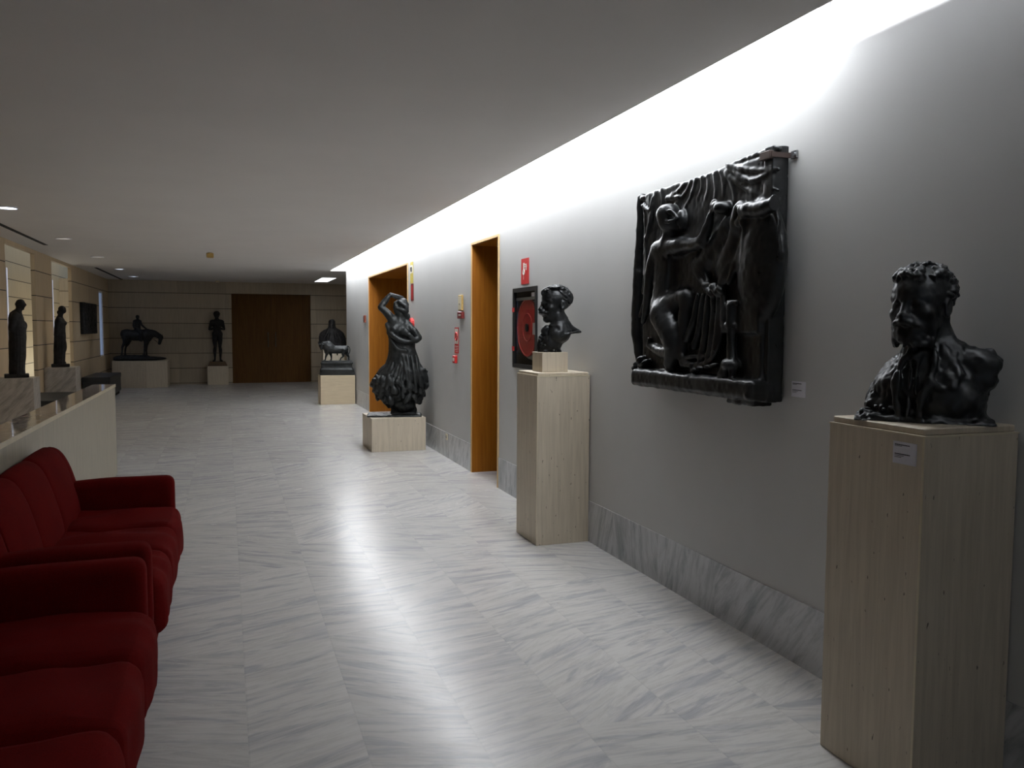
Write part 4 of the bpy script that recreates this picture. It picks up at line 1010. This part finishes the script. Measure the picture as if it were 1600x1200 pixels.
# stepped block under the hooves
root = thing('bull_statue', 'dark bronze bull walking on a stepped dark block, tail curled', 'statue', (2.11, 16.91, zb))
root.rotation_euler = (0, 0, V.rotz)
F.mesh('bull', M_bronze2, (0, 0, zt-zb), 0, root, (0, 0, zt))
G = Field((V.p(60, 0)[0], -80*V.m, zb-0.03), (V.p(485, 0)[0], 80*V.m, zt+0.03), 0.009, 6)
zm = (zt+zb)/2
G.box((V.p(272, 700)[0], 0, zm), (176*V.m, 62*V.m, (zt-zb)/2-0.0), 0.012, None, 0.0)
G.box((V.p(273, 760)[0], 0, zb+0.06), (192*V.m, 72*V.m, 0.062), 0.02, None, 0.05); G.box((V.p(273, 780)[0], 0, zb+0.02), (200*V.m, 76*V.m, 0.024), 0.006, None, 0.01)
G.box((V.p(272, 650)[0], 0, zt-0.02), (184*V.m, 68*V.m, 0.02), 0.008, None, 0.01); G.noise(0.003, 0.04); G.cutz(zb)
G.mesh('block', M_bronze2, (0, 0, 0), 0, root, (0, 0, zb))

# --- cloaked seated bust behind the bull
V = View(2.335, 19.42, 490, 480, 7.5)
lo, hi = V.box(50, 400, 130, 520, -150, 150)
F = Field(lo, hi, 0.011, 5)
zb = 1.031
E(F, V, 215, 205, 0, 40, 52, 44, 10); E(F, V, 213, 175, 0, 38, 34, 40, 10); T(F, V, [(215, 240, 0), (215, 280, 0)], [42, 60], 20)
T(F, V, [(190, 290, 0), (120, 330, 0), (95, 400, 0), (95, 450, 0)], [50, 52, 34, 34], 25); T(F, V, [(245, 290, 0), (310, 330, 0), (345, 400, 0), (345, 450, 0)], [50, 52, 34, 34], 25)
E(F, V, 220, 400, 0, 130, 130, 85, 30); E(F, V, 220, 460, -20, 135, 60, 90, 20)
E(F, V, 214, 208, -34, 24, 32, 20, 8); E(F, V, 214, 212, -54, 6, 12, 9, 4); E(F, V, 214, 235, -44, 20, 18, 14, 6)
for x, y in ((204, 200), (225, 200)): E(F, V, x, y, -56, 7, 5, 8, 3, 0, True)
for x0, x1 in ((170, 110), (190, 160), (240, 270), (262, 320)): T(F, V, [(x0, 270, -50), (x1+(x0-x1)*0.3, 360, -85), (x1, 470, -80)], [9, 12, 12], 8)
T(F, V, [(130, 430, -60), (190, 425, -100), (240, 430, -100)], [20, 17, 13], 8); T(F, V, [(310, 430, -60), (250, 435, -104)], [20, 13], 8)
F.noise(0.005, 0.06, 1.5); F.cutz(zb)
o = F.mesh('cloaked_bust', M_bronze3, (2.335, 19.42, zb), V.rotz, None, (0, 0, zb))
tag(o, 'broad dark bust of a cloaked bearded man, standing behind the bull', 'bust')

# --- standing youth left of the far door
V = View(-0.22, 23.36, 300, 470, 8.571)
lo, hi = V.box(190, 500, 120, 900, -150, 150)
F = Field(lo, hi, 0.0085, 5)
E(F, V, 330, 185, 0, 38, 42, 44, 8); E(F, V, 330, 208, -14, 28, 28, 30, 8); T(F, V, [(332, 225, 4), (335, 262, 6)], [21, 26], 10); E(F, V, 330, 170, 6, 42, 34, 46, 8)
E(F, V, 330, 198, -44, 5, 10, 8, 4)
for x in (319, 342): E(F, V, x, 188, -42, 6, 4, 8, 3, 0, True)
T(F, V, [(272, 285, 0), (395, 285, 0)], [32, 32], 15); E(F, V, 335, 310, 0, 66, 60, 38, 20); E(F, V, 337, 375, 0, 52, 60, 33, 20); E(F, V, 340, 430, 0, 58, 42, 38, 18)
T(F, V, [(262, 288, 0), (248, 335, 0), (237, 378, -8)], [24, 20, 17], 8); T(F, V, [(238, 380, -8), (275, 375, -50), (300, 350, -62)], [16, 14, 10], 6); hand(F, V, (298, 352, -62), (322, 322, -64), 13, 5, 2)
T(F, V, [(404, 288, 0), (418, 335, 0), (428, 376, -8)], [24, 20, 17], 8); T(F, V, [(428, 378, -8), (395, 375, -50), (368, 352, -62)], [16, 14, 10], 6); hand(F, V, (370, 354, -62), (346, 322, -64), 13, 5, 2)
T(F, V, [(308, 440, 0), (306, 540, -4), (312, 610, -4)], [36, 29, 19], 10); T(F, V, [(312, 610, -4), (306, 670, 6), (308, 760, 2), (305, 792, 0)], [19, 22, 12, 12], 8)
T(F, V, [(372, 440, 0), (376, 540, -4), (374, 610, -4)], [36, 29, 19], 10); T(F, V, [(374, 610, -4), (382, 670, 6), (382, 760, 2), (384, 792, 0)], [19, 22, 12, 12], 8)
T(F, V, [(305, 798, 8), (285, 806, -40)], [12, 10], 6); T(F, V, [(385, 798, 8), (405, 806, -36)], [12, 10], 6)
F.noise(0.002, 0.03)
root = thing('standing_figure_statue', 'slim dark standing statue left of the far wooden double door', 'statue', (-0.22, 23.36, 0.501)); root.rotation_euler = (0, 0, V.rotz)
zt = V.p(340, 812, 0)[2]; F.cutz(zt-0.004)
F.mesh('figure', M_bronze3, (0, 0, zt-0.501), 0, root, (0, 0, zt))
xa, xb = V.p(212, 860)[0], V.p(474, 860)[0]; cxx = (xa+xb)/2; hw = (xb-xa)/2
b = bmesh.new(); vs = [b.verts.new((cxx+sx*hw*k, sy*0.19*k, z)) for z, k in ((0, 1.0), (zt-0.501, 0.80)) for sx, sy in ((-1, -1), (1, -1), (1, 1), (-1, 1))]
for f_ in ((3, 2, 1, 0), (4, 5, 6, 7), (0, 1, 5, 4), (1, 2, 6, 5), (2, 3, 7, 6), (3, 0, 4, 7)): b.faces.new([vs[i] for i in f_])
bmesh.ops.bevel(b, geom=b.edges[:], offset=0.006, segments=2, affect='EDGES')
me = bpy.data.meshes.new('plinth'); b.to_mesh(me); b.free(); me.materials.append(M_plinth); o = bpy.data.objects.new('plinth', me); COL.objects.link(o); o.parent = root

# --- rider on a grazing horse
V = View(-2.12, 22.85, 170, 470, 8.571)
lo, hi = V.box(55, 770, 175, 830, -130, 130)
F = Field(lo, hi, 0.0095, 6)
E(F, V, 245, 455, 0, 75, 68, 55, 20); T(F, V, [(240, 450, 0), (340, 470, 0), (440, 468, 0), (510, 470, 0)], [60, 66, 68, 62], 25); T(F, V, [(210, 410, 0), (300, 408, 0), (400, 405, 0), (520, 400, 0)], [24, 18, 18, 22], 14)
E(F, V, 520, 480, 0, 58, 72, 48, 20)
T(F, V, [(520, 440, 0), (590, 440, 0), (650, 460, 0), (690, 490, 0)], [62, 50, 38, 32], 18); T(F, V, [(500, 395, 0), (580, 405, 0), (650, 430, 0), (700, 465, 0)], [14, 14, 12, 10], 10)
T(F, V, [(695, 488, 0), (688, 535, 0), (678, 572, 0)], [32, 24, 18], 10); E(F, V, 676, 575, 0, 18, 15, 15, 6)
for s_ in (-1, 1): T(F, V, [(712, 475, s_*10), (722, 455, s_*14)], [7, 3], 3)
T(F, V, [(672, 575, 0), (640, 545, -6), (600, 515, -10)], [3.5, 3.5, 3.5], 2)
T(F, V, [(225, 480, -22), (215, 560, -24), (182, 620, -24), (178, 690, -24), (172, 735, -24)], [50, 26, 13, 10, 13], 10)
T(F, V, [(265, 480, 22), (262, 560, 24), (228, 620, 24), (220, 690, 24), (222, 735, 24)], [50, 26, 13, 10, 13], 10)
T(F, V, [(500, 520, -20), (486, 600, -22), (478, 680, -22), (470, 735, -22)], [32, 16, 11, 12], 10); T(F, V, [(525, 520, 20), (508, 600, 22), (503, 680, 22), (508, 735, 22)], [32, 16, 11, 12], 10)
for x, w in ((168, -24), (222, 24), (470, -22), (515, 22)): E(F, V, x, 742, w, 18, 10, 13, 5)
T(F, V, [(185, 405, 0), (170, 440, 0), (178, 500, 0)], [14, 15, 8], 8)
# rider
T(F, V, [(388, 395, 0), (382, 340, 0), (382, 285, 0)], [40, 40, 42], 15); T(F, V, [(345, 278, 0), (420, 278, 0)], [22, 20], 12); T(F, V, [(384, 265, 0), (384, 240, 0)], [16, 15], 6); E(F, V, 385, 216, 0, 24, 27, 25, 5); E(F, V, 400, 220, -4, 8, 12, 8, 4)
T(F, V, [(420, 280, -20), (440, 320, -34), (470, 350, -24), (508, 378, -10)], [18, 14, 11, 8], 6); T(F, V, [(345, 285, -24), (332, 325, -40), (355, 360, -46)], [18, 14, 11], 6); E(F, V, 345, 330, 0, 26, 40, 30, 12)
for s_ in (-1, 1): T(F, V, [(392, 395, s_*30), (430, 430, s_*62), (425, 490, s_*66), (415, 530, s_*62)], [28, 24, 15, 10], 8); 
for s_ in (-1, 1): T(F, V, [(415, 530, s_*64), (440, 542, s_*66)], [9, 7], 4)
# ground slab
E(F, V, 400, 775, 0, 345, 34, 105, 14); E(F, V, 330, 750, 0, 190, 26, 80, 20); E(F, V, 130, 770, 0, 64, 34, 60, 16)
F.noise(0.004, 0.05)
zb = 0.6755; F.cutz(zb)
o = F.mesh('horse_rider_statue', M_bronze3, (-2.12, 22.85, zb), V.rotz, None, (0, 0, zb))
tag(o, 'dark statue of a rider on a horse lowering its head, far left corner', 'statue')

# --- the two robed women on the left
def robed(X, Y, zb, u0, v0, sc, nm, label, kind):
    V = View(X, Y, u0, v0, sc)
    if kind == 1:
        lo, hi = V.box(40, 305, 175, 1030, -120, 120); F = Field(lo, hi, 0.0072, 4)
        E(F, V, 212, 222, 0, 43, 40, 40, 6); E(F, V, 232, 245, 0, 32, 34, 30, 8); E(F, V, 236, 285, 0, 16, 10, 16, 6); T(F, V, [(262, 232, 0), (273, 246, 0)], [10, 6], 6); T(F, V, [(176, 235, 0), (180, 262, 0)], [20, 14], 8)
        T(F, V, [(205, 270, 0), (186, 320, 0)], [28, 34], 12)
        T(F, V, [(165, 335, 0), (155, 345, 0)], [40, 42], 20); E(F, V, 168, 400, 0, 72, 90, 80, 25); T(F, V, [(160, 350, 62), (130, 430, 75), (120, 495, 60)], [34, 32, 28], 15); T(F, V, [(160, 350, -62), (132, 430, -75), (118, 495, -60)], [34, 32, 28], 15)
        T(F, V, [(120, 495, -60), (190, 480, -58), (245, 465, -25)], [26, 22, 16], 8); T(F, V, [(120, 495, 60), (190, 480, 58), (245, 465, 25)], [26, 22, 16], 8); E(F, V, 248, 450, 0, 28, 38, 34, 12); hand(F, V, (240, 470, -20), (262, 440, 10), 14, 6, 2)
        T(F, V, [(180, 480, 0), (182, 600, 0), (180, 760, 0), (176, 940, 0)], [82, 80, 76, 72], 25); E(F, V, 240, 750, -15, 26, 90, 30, 15); E(F, V, 225, 945, 0, 36, 24, 50, 12)
        for i in range(16):
            a = 2*PI*i/16; x = 178; T(F, V, [(x+74*math.cos(a), 500, 74*math.sin(a)), (x+76*math.cos(a+.1), 700, 76*math.sin(a+.1)), (x+70*math.cos(a), 950, 70*math.sin(a))], [8, 10, 12], 8)
        F.box(V.p(170, 987, 0), (115*V.m, 105*V.m, 25*V.m), 0.01, None, 0.01)
    else:
        lo, hi = V.box(365, 510, 160, 635, -80, 80); F = Field(lo, hi, 0.0072, 4)
        E(F, V, 448, 198, 0, 25, 24, 24, 5); E(F, V, 458, 212, 0, 17, 19, 17, 5); E(F, V, 426, 222, 0, 13, 15, 15, 4); E(F, V, 472, 212, 0, 6, 6, 6, 3)
        T(F, V, [(442, 225, 0), (432, 258, 0)], [14, 18], 6); E(F, V, 432, 300, 0, 36, 46, 46, 14); E(F, V, 464, 300, -14, 17, 18, 16, 8); E(F, V, 464, 300, 14, 17, 18, 16, 8)
        T(F, V, [(425, 275, 34), (408, 330, 42), (402, 385, 34)], [19, 16, 13], 8); T(F, V, [(425, 275, -34), (410, 330, -42), (404, 385, -34)], [19, 16, 13], 8); hand(F, V, (404, 388, -34), (404, 425, -32), 9, 4, 2); hand(F, V, (402, 388, 34), (402, 425, 32), 9, 4, 2)
        T(F, V, [(432, 340, 0), (432, 400, 0), (430, 480, 0), (428, 590, 0)], [35, 38, 38, 35], 14); E(F, V, 462, 465, -8, 18, 46, 18, 10); E(F, V, 458, 585, 0, 18, 12, 24, 6)
        for i in range(12):
            a = 2*PI*i/12; T(F, V, [(431+36*math.cos(a), 370, 36*math.sin(a)), (430+38*math.cos(a), 480, 38*math.sin(a)), (428+36*math.cos(a), 590, 36*math.sin(a))], [4, 5, 6], 4)
        F.box(V.p(437, 607, 0), (58*V.m, 52*V.m, 14*V.m), 0.01, None, 0.01)
    F.noise(0.003, 0.04, 2.0); F.cutz(zb)
    o = F.mesh(nm, M_bronze3, (X, Y, zb), V.rotz, None, (0, 0, zb)); tag(o, label, 'statue')
robed(-2.645, 12.38, 0.8655, 0, 440, 6.667, 'robed_woman_statue', 'tall dark statue of a robed woman looking down, nearest the left edge', 1)
robed(-2.665, 15.62, 0.8555, 0, 440, 4.614, 'robed_woman_statue', 'dark statue of a woman in a long dress, second from the left edge', 2)

# --- dark plaque on the left wall
G = Field((LX-0.01, 19.1, 1.33), (LX+0.10, 21.2, 2.11), 0.014, 3)
G.box((LX+0.032, 20.14, 1.715), (0.032, 0.98, 0.335), 0.01, None, 0.0)
for i in range(24):
    y = G.rng.uniform(19.4, 20.9); z = G.rng.uniform(1.5, 1.95); G.ell((LX+0.06, y, z), (0.018, G.rng.uniform(0.05, 0.14), G.rng.uniform(0.04, 0.12)), None, 0.02)
G.noise(0.004, 0.08); G.cut(0, LX+0.001, -1)
o = G.mesh('wall_plaque', M_bronze3, (LX, 20.14, 1.36), 0, None, (LX, 20.14, 1.36)); tag(o, 'dark rectangular relief plaque on the left stone wall near the corner', 'relief')

# --- the big bronze relief on the right wall
def RP(x, y, dep):      # crop of the relief -> world point dep metres in front of the wall
    u, v = 960+x/2.728, 200+y/2.728; ray = RGT*(u-800)/FOC-UPV*(v-600)/FOC+FWD; dep = 0.088+(dep-0.105)*0.72; t = (WX-dep-0.004)/ray[0]; return CAM+t*ray
F = Field((WX-0.27, 3.10, 1.14), (WX-0.006, 4.80, 2.50), 0.0056, 11)
SL = 0.105
F.box((WX-0.004-0.044, 3.83, 1.79), (0.046, 0.60, 0.572), 0.02, None, 0.0)
def rt(pts, r, dep=None, k=0.012, sub=False):
    F.tube([RP(p[0], p[1], (p[2] if len(p) > 2 else dep)) for p in pts], r, k, sub)
def re_(x, y, dep, a, b, c, k=0.02, ang=0.0, sub=False):
    q = math.radians(ang); R = [[1, 0, 0], [0, math.cos(q), math.sin(q)], [0, -math.sin(q), math.cos(q)]] if ang else None
    F.ell(RP(x, y, dep), (c, a, b), R, k, sub)
# ragged rim: top edge line and left edge lumps
rt([(122, 300, 0.08), (240, 262, 0.08), (400, 208, 0.08), (560, 134, 0.08), (700, 88, 0.08)], 0.016, k=0.01)
rt([(118, 300, 0.06), (112, 500, 0.06), (104, 700, 0.06), (98, 850, 0.06), (112, 990, 0.06)], [0.03, 0.035, 0.04, 0.035, 0.03], k=0.02)
rt([(112, 620, 0.06), (100, 750, 0.07), (96, 880, 0.07)], 0.035)
# ground ledge
F.box((WX-0.095, 3.80, 1.262), (0.095, 0.60, 0.050), 0.03, None, 0.01)
F.box((WX-0.075, 3.37, 1.205), (0.055, 0.11, 0.022), 0.008, None, 0.003)
# curtain folds
for x0, y0, x1, y1, r in ((128, 320, 128, 620, .012), (150, 300, 140, 470, .014), (178, 280, 165, 560, .016), (205, 262, 200, 380, .012), (118, 330, 160, 375, .010), (330, 225, 265, 330, .014), (350, 220, 300, 350, .013), (375, 212, 360, 300, .012), (400, 205, 395, 300, .012), (432, 195, 430, 330, .013), (455, 185, 470, 300, .012), (300, 240, 235, 300, .012), (480, 190, 520, 300, .012), (140, 470, 125, 700, .016), (165, 560, 110, 800, .016), (190, 480, 150, 640, .012)):
    mx, my = (x0+x1)/2+6, (y0+y1)/2; rt([(x0, y0, SL-.006), (mx, my, SL-.002), (x1, y1, SL-.010)], r*0.75, k=0.014)
rt([(165, 300, SL+.01), (150, 350, SL+.02), (122, 330, SL+.01)], 0.011); rt([(135, 470, SL+.01), (150, 400, SL+.02), (165, 330, SL+.01)], 0.011)
rt([(478, 152, SL), (540, 172, SL), (620, 182, SL), (700, 176, SL-.01)], [.006, .010, .010, .008], k=0.012)
rt([(478, 160, SL), (520, 190, SL), (560, 218, SL+.004), (600, 222, SL+.004), (650, 200, SL), (698, 172, SL-.01)], [.006, .009, .012, .012, .009, .006], k=0.012)
rt([(640, 230, SL), (670, 255, SL), (700, 266, SL-.01)], .008, k=0.012); rt([(500, 210, SL-.006), (560, 260, SL-.002), (640, 290, SL-.01)], .010)
rt([(225, 300, SL+.005), (275, 293, SL+.012)], .009)
# kneeling nude on the left
re_(232, 385, 0.16, 0.065, 0.075, 0.06, 0.02); re_(228, 362, 0.165, 0.068, 0.05, 0.062, 0.015); re_(290, 385, 0.125, 0.035, 0.05, 0.035, 0.02); re_(262, 415, 0.130, 0.022, 0.035, 0.03, 0.02); rt([(300, 375, 0.11), (292, 420, 0.12), (284, 430, 0.11)], [.02, .022, .012])
for i in range(9):
    q = i/8; rt([(205+q*15, 400-q*45, 0.185), (232+q*8, 352+q*8, 0.215-0.02*q), (262+q*6, 372+q*10, 0.19)], .008, k=.006)
rt([(200, 395, .19), (235, 400, .225), (268, 385, .19)], .009, k=.005)
rt([(240, 430, 0.14), (232, 480, 0.13)], [0.035, 0.045])
rt([(200, 520, 0.13), (292, 500, 0.13)], [0.055, 0.05], k=0.03)
re_(225, 590, 0.11, 0.10, 0.16, 0.06, 0.04); re_(222, 690, 0.11, 0.09, 0.13, 0.065, 0.04); re_(213, 780, 0.115, 0.105, 0.12, 0.075, 0.04); rt([(238, 520, .16), (236, 620, .155), (224, 740, .16)], .007, k=.02, sub=True)
rt([(188, 520, 0.14), (160, 600, 0.155), (150, 690, 0.15), (135, 780, 0.14)], [0.045, 0.038, 0.034, 0.024], k=0.012); rt([(135, 780, .14), (128, 810, .14), (122, 830, .135)], [.02, .018, .01])
rt([(300, 500, 0.14), (345, 495, 0.15), (372, 480, 0.155)], [0.04, 0.034, 0.03]); rt([(372, 482, 0.155), (395, 430, 0.155), (412, 370, 0.15)], [0.03, 0.026, 0.018])
rt([(415, 360, .15), (420, 325, .15), (432, 308, .15)], [.014, .012, .008], k=.004); rt([(418, 350, .155), (440, 330, .155), (452, 322, .155)], [.012, .01, .008], k=.004); rt([(420, 352, .15), (440, 345, .16), (460, 338, .16)], [.012, .01, .007], k=.004)
re_(465, 340, 0.14, 0.05, 0.035, 0.05, 0.012); re_(440, 328, 0.14, 0.03, 0.02, 0.03, 0.01)
rt([(215, 800, 0.16), (245, 870, 0.17), (255, 940, 0.16), (245, 1000, 0.15)], [0.085, 0.075, 0.055, 0.045], k=0.03)
rt([(240, 960, 0.14), (190, 950, 0.12), (150, 925, 0.12)], [0.045, 0.03, 0.018]); rt([(150, 925, .12), (148, 900, .13)], [.016, .01])
rt([(235, 770, 0.12), (285, 730, 0.125), (312, 722, 0.13)], [0.07, 0.05, 0.042], k=0.05); rt([(312, 722, 0.13), (300, 830, 0.135), (290, 960, 0.135), (300, 1000, 0.14)], [0.042, 0.038, 0.026, 0.028], k=0.02); rt([(298, 1005, .15), (330, 1015, .17)], [.026, .018])
# drapery in the middle: V swag, knot, long falling cloth
rt([(335, 560, .12), (360, 620, .13), (380, 660, .145), (400, 672, .15)], [.010, .013, .016, .018], k=.006); rt([(355, 555, .12), (380, 610, .125), (398, 655, .14)], [.008, .012, .012], k=.006)
rt([(560, 505, .12), (510, 580, .135), (475, 640, .145), (455, 670, .15)], [.012, .018, .018, .014], k=.006); rt([(540, 560, .12), (500, 610, .135), (470, 660, .15)], [.008, .012, .012], k=.006)
for q in ((400, 690), (425, 680), (440, 700), (415, 705), (455, 690), (390, 672)): re_(q[0], q[1], 0.155, 0.03, 0.018, 0.024, 0.008, 30)
for x0, xm, x1, y1 in ((360, 340, 310, 900), (380, 370, 345, 930), (400, 395, 370, 1000), (420, 425, 400, 1000), (445, 450, 430, 960), (465, 470, 465, 820)): rt([(x0, 715, .14), (xm, 820, .155), (x1, y1, .14)], [.014, .022, .022], k=.012)
rt([(455, 720, .13), (462, 830, .14), (440, 940, .15), (400, 1000, .15), (350, 1010, .15), (310, 1000, .15), (285, 960, .15)], [.012, .014, .016, .018, .018, .016, .012], k=.008)
rt([(300, 980, .15), (340, 975, .16), (390, 968, .15)], .012, k=.008)
# seated figure behind the chair back
re_(486, 425, 0.105, 0.045, 0.055, 0.04, 0.02); rt([(470, 410, .12), (482, 395, .128), (505, 402, .12)], .012); rt([(478, 425, .125), (474, 436, .130), (480, 442, .12)], .007, k=.006); re_(540, 375, 0.145, 0.045, 0.075, 0.045, 0.015); 
for i in range(16): re_(535+F.rng.uniform(-18, 14), 372+F.rng.uniform(-35, 45), 0.19, 0.016, 0.02, 0.014, 0.006, F.rng.uniform(-60, 60))
rt([(540, 420, .115), (525, 500, .10), (490, 600, .085)], [.045, .055, .07], k=.05); rt([(470, 470, .085), (430, 540, .08), (390, 590, .075)], [.04, .055, .06], k=.05); rt([(555, 505, .135), (520, 580, .14), (490, 660, .145)], [.024, .020, .016], k=.014); rt([(440, 480, .115), (455, 540, .115), (430, 600, .115)], [.012, .014, .010], k=.02); rt([(400, 500, .11), (380, 560, .115)], [.012, .010], k=.02)
# high chair back with rolled top and smooth leather panel
rt([(556, 350, .19), (620, 345, .20), (690, 320, .19)], [.035, .034, .03], k=.012); re_(575, 345, .20, .04, .035, .04, .01); rt([(672, 310, .19), (688, 300, .19), (700, 320, .18), (700, 345, .17)], [.018, .022, .02, .014], k=.006)
F.ell(RP(628, 570, 0.10), (0.075, 0.165, 0.30), None, 0.02)
rt([(560, 370, .17), (556, 520, .17), (552, 690, .15)], [.018, .016, .014], k=.01); rt([(690, 360, .15), (708, 450, .15), (705, 560, .13)], [.014, .012, .008], k=.01)
F.box((WX-0.085, 3.38, 1.60), (0.05, 0.15, 0.07), 0.01, None, 0.02); F.box((WX-0.075, 3.37, 1.43), (0.04, 0.14, 0.14), 0.01, None, 0.02)
# turned chair leg with capital and claw foot
rt([(490, 745, .17), (520, 745, .17)], .014, k=.004); rt([(502, 760, .17), (500, 840, .17)], .028, k=.008); rt([(482, 840, .17), (510, 845, .17)], .02, k=.006); rt([(500, 850, .17), (500, 990, .17)], [.022, .022], k=.006); rt([(488, 870, .17), (490, 990, .17)], .007, k=.004)
rt([(480, 1010, .18), (468, 1045, .19), (450, 1050, .19)], [.03, .026, .014], k=.008); re_(500, 1010, .17, .05, .03, .05, .01); rt([(505, 1020, .18), (500, 1060, .19)], [.02, .014], k=.006); re_(470, 1058, .17, .035, .02, .03, .008)
# small things on the ground, left corner cloth
for q in ((350, 1030), (365, 1022), (340, 1036), (400, 1018), (425, 1012)): re_(q[0], q[1], 0.17, 0.03, 0.010, 0.022, 0.006, F.rng.uniform(-20, 20))
for x, y in ((105, 1005), (125, 1015), (118, 990), (140, 1005), (98, 1025)): re_(x, y, 0.13, 0.035, 0.02, 0.04, 0.01, F.rng.uniform(-50, 30))
F.box((WX-0.004-0.047, 3.232, 1.80), (0.047, 0.032, 0.592), 0.004, None, 0.004)
F.noise(0.0032, 0.06, 1.5); F.noise(0.0020, 0.02, 1.3)
F.cut(0, WX-0.012, 1)
root = thing('bronze_relief', 'large black bronze relief with draped figures hung on the right wall', 'relief', (WX-0.012, 3.93, 1.19))
F.mesh('relief_panel', M_relief, (0, 0, 0), 0, root, (WX-0.012, 3.93, 1.19))
for yy, zz, lab in ((3.205, 2.36, 1), (4.2, 1.17, 0)):
    if lab:
        c = MB(); c.box((-0.110, 3.194-3.93, 2.33-1.19), (-0.085, 3.27-3.93, 2.366-1.19), 0.002, 1); c.box((-0.10, 3.190-3.93, 2.337-1.19), (0.004, 3.199-3.93, 2.360-1.19)); c.build('mounting_strap', plain('brown_strap', (0.05, 0.03, 0.024), 0.6), root)
        c = MB(); c.box((0.004, 3.15-3.93, 2.332-1.19), (0.011, 3.195-3.93, 2.366-1.19)); c.cyl((0.002, 3.165-3.93, 2.349-1.19), 0.008, 0.008, 'X', 12); c.build('mounting_bracket', M_steel, root)
